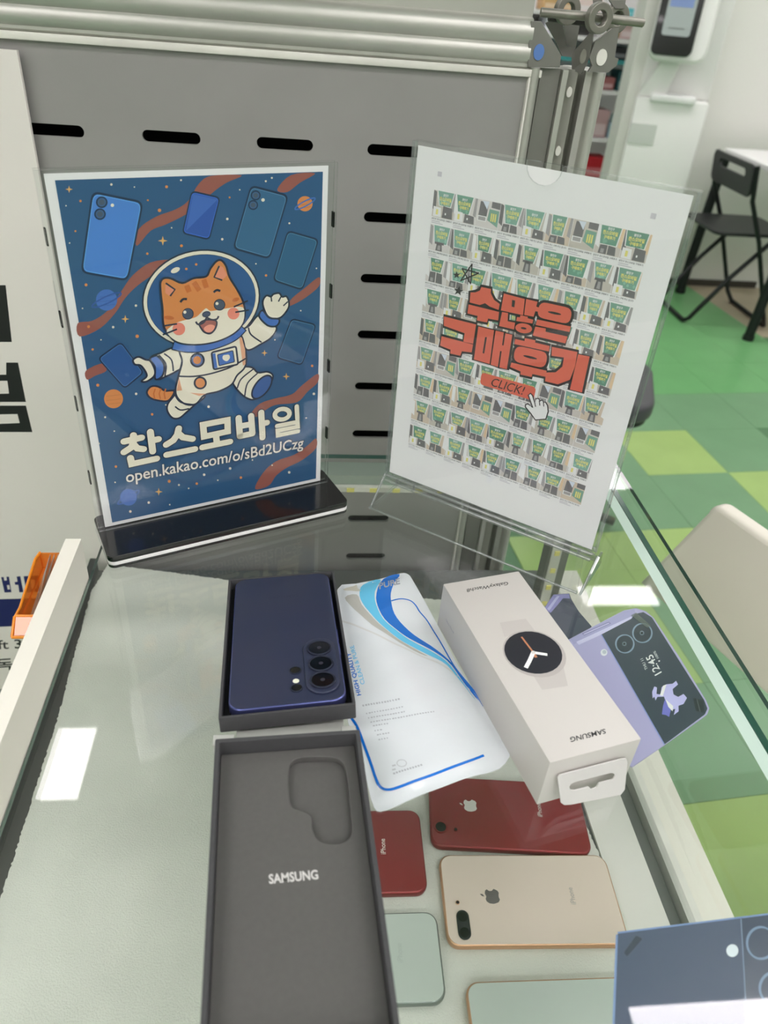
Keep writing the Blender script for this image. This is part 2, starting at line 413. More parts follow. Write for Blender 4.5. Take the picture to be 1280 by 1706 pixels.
# ------------------------------------------------------------------ slotted partition behind
YP = .82; ks = YP/.8784
S0 = Vector((.0677*ks, YP, CAMZ+(.2747-.4231)*ks)); SV = .0691*ks; SH = .1165*ks; SL = .0589*ks; SHh = .0112*ks*1.02
pt = thing('partition_panel', 'grey metal panel with rows of slots behind the glass counter', 'panel', (-.1, YP, .02))
x0, x1, z0, z1 = -1.2, py(868, 200, YP).x, .02, CAMZ-.066
holes = []
for r in range(0, 11):
    for c in range(-8, 2):
        if r > 0 and c not in (0, -4, -8): continue
        if c == 1: continue
        cx = S0.x+c*SH+SL/2; cz = S0.z-r*SV
        if cz < z0+.02: continue
        holes.append([(x, z) for x, z in rrect(SL, SHh, SHh*.499, 6, cx, cz)])
Mp = Matrix(((1, 0, 0, 0), (0, 0, -1, YP+.004), (0, 1, 0, 0), (0, 0, 0, 1)))
slab('slotted_sheet', [[(x0, z0), (x1, z0), (x1, z1), (x0, z1)]]+holes, .004, M['panel'], pt, Mp, ang=30)
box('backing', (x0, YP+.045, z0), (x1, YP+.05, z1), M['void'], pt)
box('edge_trim', (x0, YP-.006, z1), (x1+.012, YP+.004, z1+.0065), M['trim'], pt, bevel=.001)
box('edge_trim', (x1, YP-.006, z0), (x1+.0075, YP+.004, z1), M['trim'], pt, bevel=.001)

fr = thing('aluminium_frame', 'aluminium extrusion frame around the grey slotted partition', 'frame', (.25, YP, 0))
def extr_x(name, prof, xa, xb, m):   # profile in (y,z)
    n = len(prof); V = [(xa, y, z) for y, z in prof]+[(xb, y, z) for y, z in prof]
    F_ = [tuple(range(n)), tuple(range(2*n-1, n-1, -1))]+[(i, (i+1) % n, n+(i+1) % n, n+i) for i in range(n)]
    return poly(name, V, F_, m, fr, smooth=32)
def extr_z(name, prof, za, zb, m):
    n = len(prof); V = [(x, y, za) for x, y in prof]+[(x, y, zb) for x, y in prof]
    F_ = [tuple(range(n)), tuple(range(2*n-1, n-1, -1))]+[(i, (i+1) % n, n+(i+1) % n, n+i) for i in range(n)]
    return poly(name, V, F_, m, fr, smooth=32)
def arc(cy, cz, r, a0, a1, n=8): return [(cy+r*math.cos(math.radians(a0+(a1-a0)*i/n)), cz+r*math.sin(math.radians(a0+(a1-a0)*i/n))) for i in range(n+1)]
zb = z1+.0065
prof = [(YP+.03, zb), (YP-.003, zb), (YP-.006, zb+.002), (YP-.006, zb+.0045)]
prof += [(YP-.004, zb+.005)]+[(a, b) for a, b in arc(YP+.002, zb+.0125, .011, 235, 130)]
prof += [(a, b) for a, b in arc(YP+.004, zb+.0285, .013, 232, 120)]
prof += [(YP+.004, zb+.041), (YP+.004, zb+.062), (YP-.004, zb+.063), (YP-.008, zb+.067), (YP-.004, zb+.071), (YP-.002, zb+.078), (YP-.008, zb+.082), (YP-.004, zb+.087), (YP+.03, zb+.087)]
RXE = py(880, 90, YP).x
extr_x('top_rail', prof, x0, RXE, M['alu'])
# right hand posts
def pxx_at(xpx, ypx=115, Y=YP): return py(xpx, ypx, Y).x
xa, xb, xc, xd, xe, xf, xg, xh = (pxx_at(v) for v in (884, 901, 937, 946, 952, 967, 980, 1012))
pz0, pz1 = 0.02, py(900, 113, YP).z
extr_z('post', [(xa-.001+(xb-xa)/2+ (xb-xa)/2*math.cos(math.radians(a)), YP-.001+.008*math.sin(math.radians(a))) for a in range(180, 361, 20)]+[(xb, YP+.004), (xc, YP+.004), (xc, YP-.005), (xd, YP-.005), (xe, YP+.012), (xf, YP+.004), (xf, YP+.05), (xa, YP+.05)], pz0, pz1, M['alu'])
extr_z('post', [(xf+.0005, YP+.030), (xg, YP+.020), (xg, YP+.004), (xg+.006, YP+.002)]+[((xg+.006+xh)/2+(xh-xg-.006)/2*math.cos(math.radians(a)), YP+.004+.012*math.sin(math.radians(a))) for a in range(200, 361, 20)]+[(xh, YP+.06), (xf+.0005, YP+.06)], pz0, pz1, M['alu'])
for yy in (153, 251):
    c = py(948-(yy-153)*.19, yy, YP+.006); slab('rivet', [ell(0, 0, .0028, .0046)], .002, M['trim'], fr, frame(c, (1, 0, 0), (0, 0, 1)))
box('recess_shade', (xb+.001, YP+.001, pz0), (xc-.001, YP+.0035, pz1), M['alu_dark'], fr)  # darker strip laid into the post recess to paint its shade
# connector plates, rings and rod
cC = lambda x, y: (820+x/4.923, y/4.923)
def plate(pts, Y, th, m, name='bracket_plate', hole=None):
    P = [py(*cC(*p), Y) for p in pts]
    return slab(name, [[(q.x, q.z) for q in P]], th, m, fr, Matrix(((1, 0, 0, 0), (0, 0, -1, Y+th), (0, 1, 0, 0), (0, 0, 0, 1))), bevel=.0004)
p1 = plate([(325, 175), (405, 175), (490, 320), (570, 455), (556, 552), (293, 550), (300, 380)], YP-.008, .004, M['alu_dark'])
c = py(*cC(383, 427), YP-.008); slab('blue_cap', [ell(0, 0, .0050, .0066)], .0012, mat('bluecap', (84, 118, 178), .35), fr, frame(c, (1, 0, 0), (0, 0, 1)))
# plates 2 and 3 meet in a vertical fold
def quadplate(name, px, Ys, th, m):
    P = [py(*cC(*p), Y) for p, Y in zip(px, Ys)]; n = (P[1]-P[0]).cross(P[2]-P[0]).normalized()
    if n.y > 0: n = -n
    V = P+[p-n*th for p in P]; k = len(P)
    return poly(name, V, [tuple(range(k)), tuple(range(2*k-1, k-1, -1))]+[(i, (i+1) % k, k+(i+1) % k, k+i) for i in range(k)], m, fr)
quadplate('bracket_plate', [(838, 228), (800, 470), (733, 606), (655, 575), (652, 440), (690, 400)], [YP-.008, YP-.008, YP-.005, YP+.012, YP+.012, YP+.006], .003, M['alu_dark'])
quadplate('bracket_plate', [(845, 345), (985, 235), (1045, 222), (1030, 330), (1008, 470), (1040, 482), (1022, 540), (950, 596), (790, 590), (822, 540), (800, 470)], [YP-.008]*11, .004, M['alu_dark'])
c = py(*cC(897, 470), YP-.008); slab('screw', [ell(0, 0, .0050, .0068)], .0015, M['trim'], fr, frame(c, (1, 0, 0), (0, 0, 1)))
c = py(*cC(745, 462), YP-.004); slab('screw', [ell(0, 0, .003, .006)], .0015, M['steel'], fr, frame(c, (1, 0, 0), (0, 0, 1)))
for (x, y), Y, ro, ri in (((857, 145), YP-.012, .0125, .0062), ((600, 78), YP+.03, .0125, .006), ((1000, 145), YP+.03, .0125, .006)):
    c = py(*cC(x, y), Y); slab('ring', [ell(0, 0, ro), ell(0, 0, ri)], .008, M['steel'], fr, frame(c, (1, .25, 0), (0, 0, 1)), bevel=.0008)
tube('cross_rod', [py(*cC(400, 100), YP-.004), py(*cC(820, 138), YP-.006), py(*cC(1240, 186), YP+.002)], .0038, M['steel'], fr)
tube('cross_rod', [py(*cC(470, 125), YP+.03), py(*cC(770, 165), YP+.03)], .005, mat('rod_dark', (40, 38, 36), .5), fr)
quadplate('bracket_plate', [(835, 0), (905, 0), (900, 50), (862, 68), (838, 40)], [YP-.004]*5, .003, M['alu_dark'])
quadplate('bracket_plate', [(962, 0), (1098, 0), (1088, 70), (1010, 72)], [YP+.02]*4, .003, M['alu_dark'])
quadplate('bracket_plate', [(1010, 75), (1090, 78), (1085, 200), (1040, 240), (985, 230), (1000, 150)], [YP+.034]*6, .003, M['steel'])
quadplate('bracket_plate', [(520, 150), (575, 150), (610, 380), (690, 385), (660, 470), (575, 460), (520, 330), (440, 190)], [YP+.05]*8, .003, M['alu_dark'])
quadplate('bracket_plate', [(590, 185), (720, 200), (690, 390), (610, 375)], [YP+.06]*4, .003, M['alu_dark'])

# ------------------------------------------------------------------ white printed board left of the panel
YW = .808
e0, e1 = py(40, 85, YW), py(163, 890, YW); xr_ = (e0.x+e1.x)/2
bz = py(20, 1148, YW).z
bd = thing('printed_board', 'tall white board with black and navy lettering at the left edge', 'sign board', (xr_-.3, YW, bz))
slab('board', [[(xr_-.6, bz), (xr_, bz), (xr_, e0.z), (xr_-.6, e0.z)]], .006, mat('board_white', (209, 205, 199), .5), bd, Matrix(((1, 0, 0, 0), (0, 0, -1, YW+.006), (0, 1, 0, 0), (0, 0, 0, 1))), bevel=.0006)
Pb = Print(Matrix(((1, 0, 0, 0), (0, 0, -1, YW), (0, 1, 0, 0), (0, 0, 0, 1))), lambda x, y: (x/2.13, 400+y/2.1325))
K = ob((20, 20, 22)); NV = ob((22, 26, 84)); 
Pb.fill([(-60, 160), (20, 160), (42, 362), (-60, 362)], K, 1)
Pb.fill([(22, 435), (64, 435), (78, 505), (92, 575), (-60, 575), (-60, 548), (32, 545), (26, 500), (-60, 500), (-60, 478), (22, 478)], K, 1)
Pb.fill([(-60, 588), (92, 588), (115, 682), (-60, 682)], K, 1, holes=[[(-40, 620), (62, 618), (70, 650), (-40, 654)]])
# blue word, navy band and small lines are traced in the second crop
Pb.conv = lambda x, y: (x/6.5625, 920+y/6.5615)
Pb.fill([(12, 272), (40, 270), (47, 310), (75, 308), (70, 268), (98, 266), (125, 437), (50, 440)], NV, 1, holes=[[(75, 360), (103, 358), (110, 405), (84, 408)]])
Pb.fill([(182, 266), (222, 262), (256, 437), (212, 438), (200, 355), (165, 356), (160, 325), (192, 322)], NV, 1)
Pb.fill([(258, 262), (420, 255), (440, 437), (290, 437)], NV, 1, holes=[[(330, 300), (380, 298), (385, 400), (345, 402)]])
Pb.fill([(-200, 518), (500, 500), (560, 790), (-200, 825)], NV, 1)
Pb.text('ft 30', (-22, 1062), (350, 1046), (-34, 962), K, 1, offset=.012)
Pb.text('독권', (-40, 1300), (330, 1275), (-50, 1165), K, 1, offset=.02)
Pb.build('lettering', M['print'], bd)
# ------------------------------------------------------------------ left sign: T stand with space poster
LA = math.radians(22.91); lu = Vector((math.cos(LA), math.sin(LA), 0)); lv = Vector((-lu.y, lu.x, 0)); UP = Vector((0, 0, 1))
LB = Vector((-.1739, .5652, CAMZ-.4195))
s1 = thing('sign_holder', 'clear T-shaped sign holder with blue space cat poster on black base', 'sign', LB+lu*.105-Vector((0, 0, .0125)))
MB = frame(LB-Vector((0, 0, .0125)), lu, lv)
base = rrect(.2285, .066, .006, 4, .1075, -.011)
slab('base_layer', [base], .003, M['blackgloss'], s1, MB, bevel=.0004)
slab('base_layer', [base], .0035, mat('white_acrylic', (226, 224, 232), .25), s1, MB @ Matrix.Translation((0, 0, .003)), bevel=.0002)
slab('base_layer', [base], .006, M['blackgloss'], s1, MB @ Matrix.Translation((0, 0, .0065)), bevel=.0006)
MS = frame(LB, lu, UP)              # local x right, y up, z towards the camera
acw, ach = .2225, .3
def acr(name, loops, z0, z1, par, Mx, edge=True):
    o = slab(name, loops, z1-z0, M['acrylic'], par, Mx @ Matrix.Translation((0, 0, z0)))
    o.data.materials.append(M['acrylic_edge']); n = (Mx.to_3x3() @ Vector((0, 0, 1)))
    for p in o.data.polygons:
        if abs(p.normal.dot(n)) < .6: p.material_index = 1
    return o
sh = [(-.0062, .0005), (-.0062+acw, .0005), (-.0062+acw, ach), (-.0062, ach)]
acr('acrylic_sheet', [sh], .0030, .0048, s1, MS); acr('acrylic_sheet', [sh], -.0030, -.0012, s1, MS)
ppr = slab('poster', [[(0, .001), (.2102, .001), (.2102, .2968), (0, .2968)]], .0003, mat('paper', (222, 219, 225), .6, k=1.3), s1, MS @ Matrix.Translation((0, 0, -.0004)))
for x in (-.0056, .2152):
    for y in (.05, .12, .19, .25): box('edge_clip', (x-.0006, y, -.0012), (x+.0006, y+.012, .003), M['void'], s1, Mx=MS)
P1 = Print(MS, lambda x, y: (40+x/2.3704, 260+y/2.3694), step=2.4e-5)
BLUE = ob((42, 84, 124)); c2 = lambda x, y: (40+x/2.2857, 600+y/2.2861); c1 = P1.conv; c4 = lambda x, y: (200+x/4.2667, 400+y/4.2667)
P1.fill([(105, 90), (1188, 58)], BLUE, 0) if 0 else None
qb = [P1.uv(p) for p in ((84, 298), (541, 284.5), (528.7, 793.5), (183.5, 875.5))]
x0_, x1_ = .0065, .2055; y0_, y1_ = .0045, .2925
P1.raw([(x0_, y0_), (x1_, y0_), (x1_, y1_), (x0_, y1_)], [(0, 1, 2), (0, 2, 3)], BLUE, 0)
NVY = ob((26, 46, 76)); RED = ob((146, 86, 76)); CRM = ob((226, 217, 198)); ORG = ob((206, 132, 74)); CB = ob((66, 108, 180)); DK = ob((34, 42, 62)); DOT = ob((205, 150, 110)); CRD = ob((214, 206, 190))
def clipx(pts, conv):  # keep art inside the printed field
    P1.conv = conv; return pts
rib = [[(445, 355), (452, 290), (520, 240), (600, 210), (650, 175), (690, 110), (740, 78), (860, 76), (800, 105), (750, 140), (700, 185), (640, 230), (560, 270), (500, 295)],
       [(212, 660), (270, 650), (330, 610), (380, 540), (430, 470), (500, 420), (580, 412), (520, 460), (450, 510), (400, 560), (360, 620), (300, 680), (220, 712)],
       [(1000, 132), (1055, 75), (1150, 68), (1090, 105), (1040, 142)],
       [(1040, 590), (1060, 560), (1110, 520), (1165, 478), (1164, 515), (1110, 560), (1060, 588)]]
P1.conv = c1
for r in rib: P1.fill(smoothline(r, True, 4), RED, 2)
P1.conv = c2
for r in [[(236, 40), (300, 12), (314, 40), (270, 60), (240, 74)], [(865, 205), (900, 165), (960, 145), (1020, 130), (1060, 95), (1118, 52), (1118, 85), (1080, 120), (1040, 160), (960, 170), (920, 190), (890, 215)],
          [(880, 490), (910, 430), (960, 385), (1030, 360), (1080, 325), (1112, 298), (1112, 335), (1060, 380), (1000, 410), (960, 440), (932, 478)]]: P1.fill(smoothline(r, True, 4), RED, 2)
def rq(q, r=.14, n=4):     # quad with rounded corners
    o = []
    for i in range(4):
        a, b, c = Vector(q[i-1]), Vector(q[i]), Vector(q[(i+1) % 4]); s = min((a-b).length, (c-b).length)*r
        p, t = b+(a-b).normalized()*s, b+(c-b).normalized()*s
        for k in range(n+1):
            f = k/n; o.append(tuple(p*(1-f)**2+b*2*f*(1-f)+t*f*f))
    return o
def bgphone(q, col, ow=.0016, cams=(), fl_=None, conv=c1, edge=None):
    P1.conv = conv; pts = rq(q); P1.shape(pts, col, NVY, ow, layer=4)
    cx = sum(p[0] for p in q)/4; cy = sum(p[1] for p in q)/4
    P1.stroke([(cx+(x-cx)*.955, cy+(y-cy)*.955) for x, y in pts], .0005, edge or tuple(min(.9, v*1.7) for v in col), 5, True)
    for x, y, r in cams:
        P1.shape(ell(x, y, r), ob((62, 92, 130)), NVY, .001, layer=6); P1.fill(ell(x, y, r*.55, n=14), ob((70, 84, 104)), 7)
    if fl_: P1.fill(ell(*fl_, 7, n=12), CRM, 7)
bgphone([(272, 142), (468, 182), (408, 490), (228, 458)], ob((72, 126, 200)), cams=((307, 182, 20), (300, 229, 20)), fl_=(349, 194))
bgphone([(664, 140), (772, 165), (730, 328), (628, 303)], ob((46, 84, 162)))
P1.conv = c1; P1.fill([(668, 150), (764, 172), (640, 295)], ob((62, 102, 178)), 5)
bgphone([(898, 118), (1042, 156), (968, 404), (828, 364)], ob((52, 98, 134)), cams=((915, 155, 17), (905, 193, 17)), fl_=(944, 173), edge=ob((84, 132, 170)))
bgphone([(1043, 296), (1162, 330), (1098, 527), (986, 490)], ob((44, 92, 128)), edge=ob((78, 130, 160)))
bgphone([(1058, 643), (1152, 666), (1096, 824), (1000, 795)], ob((42, 84, 122)), edge=ob((72, 118, 156)))
bgphone([(382, 736), (470, 855), (398, 915), (295, 798)], ob((40, 84, 140)), edge=ob((70, 116, 170)))
def planet(cv, x, y, r, col, ring, rot):
    P1.conv = cv; P1.fill(ell(x, y, r), col, 4)
    for k in (-.35, .1, .5): P1.stroke([(x-r*.8, y+k*r+r*.1), (x, y+k*r), (x+r*.8, y+k*r-r*.1)], .0005, tuple(v*.82 for v in col), 5)
    if ring: P1.stroke(ell(x, y, r*1.5, r*.32, rot), .0011, ring, 6, True)
planet(c1, 1110, 188, 30, ORG, CB, -28); planet(c1, 326, 568, 42, CB, ob((48, 84, 156)), -25); planet(c2, 341, 147, 36, ORG, None, 0); planet(c2, 398, 522, 32, CB, ob((60, 100, 176)), -32)
def star4(cv, x, y, r, col):
    P1.conv = cv; P1.fill([(x+(r if k % 2 == 0 else r*.3)*math.sin(math.pi*k/4), y-(r if k % 2 == 0 else r*.3)*math.cos(math.pi*k/4)) for k in range(8)], col, 6)
YEL = ob((214, 166, 100))
for x, y, r in ((178, 131, 15), (548, 334, 19), (400, 643, 16), (950, 777, 13)): star4(c1, x, y, r, YEL)
for x, y, r in ((999, 62, 14), (513, 501, 15)): star4(c2, x, y, r, YEL)
d1 = '345 112 5 c,563 121 6 o,223 177 5 o,535 214 7 o,489 174 4 o,620 95 4 c,583 283 3 c,622 354 6 o,487 385 5 o,803 248 5 c,783 328 5 c,812 163 4 o,979 86 4 c,955 99 4 c,1048 265 4 c,245 508 6 o,442 590 5 c,447 711 7 o,255 673 6 o,352 675 5 c,271 763 5 o,203 296 4 o,956 471 5 o,916 425 3 c,1093 610 3 c,1138 828 5 o,991 725 3 c,1155 443 3 c,231 601 3 c,304 725 3 c,436 122 3 c,166 196 3 c,852 133 3 c,180 343 3 c'
d2 = '281 95 6 o,427 128 5 c,488 206 5 o,703 177 5 c,309 217 4 c,344 270 3 c,350 405 5 o,553 461 6 o,590 475 4 c,658 470 5 o,686 436 5 c,738 457 3 c,785 412 5 c,826 447 5 o,475 542 5 c,555 550 3 c,627 488 3 c,405 576 5 c,1010 427 5 c,1104 128 5 c,1075 220 3 c,286 317 3 c,945 400 3 c,347 465 3 c,870 380 3 c,540 170 3 c'
for cv, dd in ((c1, d1), (c2, d2)):
    P1.conv = cv
    for e in dd.split(','):
        x, y, r, k = e.split(); P1.fill(ell(float(x), float(y), float(r), n=10), ORG if k == 'o' else CRD, 6)
# cat in a space suit
P1.conv = c4; S = 5; OW = .0016
P1.n = 8
P1.shape(ell(577, 418, 404, 332, -10, 48), ob((40, 84, 136)), DK, .0042)
P1.stroke(ell(577, 418, 400, 328, -10, 48), .0026, CRM, None, True); P1.n += 1
P1.fill(ell(393, 213, 34, 18, -25), CRM); P1.fill(ell(541, 172, 9), ORG); P1.fill(ell(471, 204, 9), ORG)
P1.shape([(385, 1072), (320, 1070), (270, 1040), (220, 1040), (190, 1080), (215, 1120), (280, 1140), (345, 1138)], ORG, DK, OW, S)
for k in (250, 290, 325): P1.stroke([(k, 1055), (k-12, 1090), (k-4, 1128)], .0012, ob((190, 105, 48)), P1.n+.7)
P1.shape([(860, 655), (920, 605), (985, 535), (1050, 590), (1112, 622), (1075, 690), (1000, 738), (900, 778)], CRM, DK, OW, S)
P1.stroke(smoothline([(912, 620), (930, 670), (1005, 725)], False, S), .0013, DK)
P1.shape([(1020, 480), (1015, 430), (1040, 393), (1072, 400), (1090, 383), (1130, 376), (1152, 402), (1180, 398), (1198, 430), (1196, 480), (1150, 542), (1100, 558), (1050, 540)], CRM, DK, OW, S)
for s_ in ([(1073, 402), (1077, 436)], [(1146, 396), (1125, 436)], [(1192, 436), (1160, 466)]): P1.stroke(s_, .0012, DK, P1.n+.8)
P1.shape([(988, 542), (1012, 498), (1060, 550), (1130, 562), (1112, 608), (1050, 606)], CB, DK, OW, S)
P1.shape([(438, 782), (370, 765), (290, 800), (215, 842), (255, 982), (330, 965), (400, 930), (432, 900)], CRM, DK, OW, S)
P1.stroke(smoothline([(312, 805), (365, 850), (378, 930)], False, S), .0013, DK); P1.stroke(smoothline([(275, 815), (325, 880), (318, 965)], False, S), .0013, DK)
P1.shape([(212, 842), (262, 822), (312, 885), (300, 962), (250, 986), (246, 900)], CB, DK, OW, S)
P1.shape([(92, 850), (130, 828), (180, 848), (215, 858), (246, 920), (240, 965), (190, 1002), (152, 1000), (190, 960), (150, 892), (105, 882)], CRM, DK, OW, S)
P1.shape([(400, 1060), (385, 1100), (340, 1160), (335, 1210), (370, 1260), (420, 1262), (470, 1222), (530, 1168), (600, 1098)], CRM, DK, OW, S)
P1.shape([(838, 935), (880, 900), (940, 905), (980, 940), (1050, 935), (1086, 970), (1040, 1065), (960, 1128), (900, 1120), (840, 1070), (798, 1000)], CRM, DK, OW, S)
P1.shape(ell(1007, 1042, 98, 48, -52), ob((58, 92, 150)), DK, OW)
for s_ in ([(945, 915), (860, 985), (832, 1050)], [(975, 945), (905, 1015), (885, 1105)]): P1.stroke(smoothline(s_, False, S), .0013, DK)
P1.shape([(430, 775), (600, 778), (760, 735), (850, 672), (885, 760), (897, 850), (880, 910), (830, 960), (790, 1025), (700, 1072), (600, 1098), (540, 1160), (470, 1166), (410, 1122), (393, 1060), (415, 960), (440, 860)], CRM, DK, OW, S)
P1.stroke(smoothline([(385, 1090), (430, 1150), (535, 1168)], False, S), .0013, DK); P1.stroke(smoothline([(390, 1180), (430, 1205), (490, 1195)], False, S), .0013, DK)
SHD = ob((214, 160, 126))
P1.fill([(418, 975), (440, 1065), (400, 1070)], SHD); P1.fill([(845, 690), (865, 690), (888, 780), (890, 880), (872, 890)], SHD); P1.fill([(495, 1082), (610, 1090), (560, 1105)], SHD)
P1.stroke(smoothline([(420, 965), (520, 966), (640, 947), (780, 902), (896, 836)], False, S), .0014, DK)
P1.shape(ell(548, 850, 46), ob((92, 112, 158)), DK, OW); P1.fill(ell(546, 850, 28), ORG); P1.shape(ell(568, 1012, 40), ORG, DK, OW)
P1.shape(rq([(648, 796), (822, 752), (838, 880), (664, 917)], .12), CRM, DK, OW); P1.fill(rq([(655, 805), (675, 800), (690, 905), (668, 908)], .1), CB)
P1.shape(rq([(690, 812), (800, 782), (812, 862), (702, 890)], .1), CB, DK, .0008); P1.fill(smoothline([(730, 818), (750, 812), (772, 812), (778, 835), (756, 858), (728, 842)], True, 4), CRM)
P1.stroke(smoothline([(372, 745), (480, 766), (600, 760), (720, 725), (810, 682), (876, 618)], False, S), .0080, DK)
P1.stroke(smoothline([(378, 746), (480, 766), (600, 760), (720, 725), (810, 682), (872, 624)], False, S), .0060, CB)
head = [(285, 300), (310, 268), (360, 270), (440, 302), (520, 268), (610, 255), (640, 200), (680, 150), (715, 140), (750, 180), (775, 260), (830, 350), (870, 430), (885, 500), (875, 580), (820, 650), (720, 705), (600, 735), (480, 738), (390, 715), (330, 650), (305, 590), (300, 480), (288, 380)]
P1.shape(head, ORG, DK, OW, 4)
P1.shape([(330, 650), (360, 610), (410, 580), (470, 562), (540, 542), (590, 495), (612, 482), (640, 500), (700, 492), (780, 478), (850, 470), (880, 492), (872, 578), (818, 646), (720, 700), (600, 730), (480, 733), (392, 710)], CRM, None, 0, 4)
EAR = ob((216, 140, 112)); P1.fill([(322, 300), (388, 346), (352, 394), (318, 372)], EAR); P1.fill([(702, 178), (668, 258), (724, 280), (758, 246), (730, 190)], EAR)
for s_ in ([(322, 302), (388, 348), (354, 394)], [(702, 180), (666, 260), (724, 282)]): P1.stroke(s_, .0014, DK, P1.n+.6)
STR = ob((190, 106, 50))
for a, b in (((470, 318), (490, 366)), ((522, 296), (562, 356)), ((592, 276), (612, 336))): P1.stroke([a, ((a[0]+b[0])/2, (a[1]+b[1])/2), b], .0042, STR, P1.n+.5)
P1.fill(ell(345, 548, 38, 14, 6), STR); P1.fill(ell(820, 420, 26, 14, -20), STR)
EYE = ob((68, 80, 100))
P1.shape(ell(480, 520, 38), EYE, DK, .0007); P1.shape(ell(704, 456, 38), EYE, DK, .0007); P1.fill(ell(458, 508, 11), CRM); P1.fill(ell(686, 447, 11), CRM)
PNK = ob((226, 132, 112)); P1.fill(ell(415, 627, 45), PNK); P1.fill(ell(803, 518, 42), PNK)
for s_ in ([(425, 437), (445, 416), (473, 415)], [(662, 367), (685, 351), (709, 358)]): P1.stroke(smoothline(s_, False, 4), .0018, DK)
P1.shape([(562, 588), (612, 562), (680, 570), (676, 620), (642, 658), (600, 652), (575, 625)], ob((150, 86, 78)), DK, .0014, 4)
P1.fill(smoothline([(592, 622), (630, 596), (670, 606), (652, 642), (614, 650)], True, 4), ob((228, 146, 124)))
for s_ in ([(535, 575), (552, 594), (590, 582), (612, 545)], [(612, 545), (650, 562), (685, 556), (697, 535)]): P1.stroke(smoothline(s_, False, 4), .0015, DK)
P1.shape(ell(610, 522, 28, 19, -15), EYE, DK, .0006)
for s_ in ([(300, 606), (402, 590)], [(300, 668), (402, 628)], [(805, 470), (905, 426)], [(815, 508), (912, 492)]): P1.stroke(s_, .0013, DK)
# lettering
c5 = lambda x, y: (180+x/3.5556, 660+y/3.555); P1.conv = c5
TITLE = [[(148, 226), (150, 250)], [(92, 263), (196, 240)], [(150, 256), (138, 296), (92, 326)], [(146, 278), (172, 304), (208, 308)], [(248, 206), (262, 322)], [(262, 256), (296, 249)], [(130, 360), (138, 396), (286, 364)],
         [(416, 186), (408, 222), (384, 256), (342, 282)], [(412, 214), (440, 238), (498, 248)], [(344, 342), (512, 308)],
         [(560, 164), (704, 136), (706, 204), (566, 234), (560, 164)], [(636, 222), (642, 276)], [(556, 298), (720, 264)],
         [(770, 124), (778, 232)], [(844, 112), (852, 216)], [(774, 174), (848, 160)], [(778, 232), (852, 216)], [(904, 92), (912, 240)], [(908, 158), (938, 152)],
         ell(1028, 102, 44, 31, -10, 20)+[ell(1028, 102, 44, 31, -10, 20)[0]], [(1114, 56), (1118, 128)], [(998, 172), (1118, 148), (1120, 176), (1002, 199), (1004, 227), (1122, 203)]]
for tl in TITLE: P1.rstroke(tl, .0074 if tl[0][0] < 990 else .0058, DK, P1.n+1+(TITLE.index(tl) % 3)*.7)
for tl in TITLE: P1.rstroke(tl, .0059 if tl[0][0] < 990 else .0045, CRM, P1.n+4+(TITLE.index(tl) % 3)*.7)
P1.text('open.kakao.com/o/sBd2UCzg', (106, 530), (1155, 318), (98, 438), DK, P1.n+4, offset=.03); P1.text('open.kakao.com/o/sBd2UCzg', (108, 528), (1152, 319), (99, 440), ob((222, 218, 212)), P1.n+6, offset=.012)
P1.build('artwork', M['print'], ppr)

# ------------------------------------------------------------------ right sign: clear holder with review sheet
RA = math.radians(-36.4); ru = Vector((math.cos(RA), math.sin(RA), 0)); rv = Vector((-ru.y, ru.x, 0))
RB = Vector((.0877, .6345, CAMZ-.399)); GZ = GL-RB.z
s2 = thing('sign_holder', 'clear slanted-base sign holder with white sheet of review thumbnails', 'sign', RB+ru*.105+UP*GZ)
MR = frame(RB, ru, UP)
notch = [(.105+.0135*math.cos(math.radians(a)), .2985+.0125*math.sin(math.radians(a))) for a in range(180, 361, 20)]
w0, w1 = -.0035, .2145
shr = [(w0, -.002), (w1, -.002), (w1, .3005), (notch[-1][0], .3005)]+notch[::-1]+[(notch[0][0], .3005), (w0, .3005)]
acr('acrylic_sheet', [shr], .0012, .0034, s2, MR); acr('acrylic_sheet', [[(w0, -.002), (w1, -.002), (w1, .3005), (w0, .3005)]], -.0036, -.0014, s2, MR)
for x in (w0+.001, w1-.001): box('edge_rail', (x-.0012, 0, -.0014), (x+.0012, .2995, .0012), M['acrylic_edge'], s2, Mx=MR)
pp2 = slab('review_sheet', [[(0, 0), (.21, 0), (.21, .297), (0, .297)]], .0003, mat('paper2', (214, 206, 214), .6, k=1.5), s2, MR @ Matrix.Translation((0, 0, -.0004)))
# wedge base
def W3(x, d, z): return RB+ru*x+rv*d+UP*z
fz = GZ+.0005; xa_, xb_ = -.0055, .2165
def sheet(name, pts, th, m='acrylic', par=None):
    n = (pts[1]-pts[0]).cross(pts[2]-pts[0]).normalized()*th; k = len(pts)
    o = poly(name, pts+[p+n for p in pts], [tuple(range(k)), tuple(range(2*k-1, k-1, -1))]+[(i, (i+1) % k, k+(i+1) % k, k+i) for i in range(k)], M[m], par or s2)
    if m == 'acrylic':
        o.data.materials.append(M['acrylic_edge']); nn = n.normalized()
        for p in o.data.polygons:
            if abs(p.normal.dot(nn)) < .6: p.material_index = 1
    return o
f0, f1, b0, b1 = -.0255, -.0065, .030, .0065
sheet('base_front', [W3(xa_, f0, fz), W3(xb_-.004, f0, fz), W3(xb_-.010, f1, -.007), W3(.012, f1, -.007)], .002)
sheet('base_back', [W3(xb_, b0, fz), W3(xa_, b0, fz), W3(.012, b1, -.006), W3(xb_-.010, b1, -.006)], .002)
for x in (xa_, xb_-.002): sheet('base_end', [W3(x, f0, fz), W3(x, b0, fz), W3(x+.003, b1-.002, -.001), W3(x+.003, f1+.002, -.001)], .002)
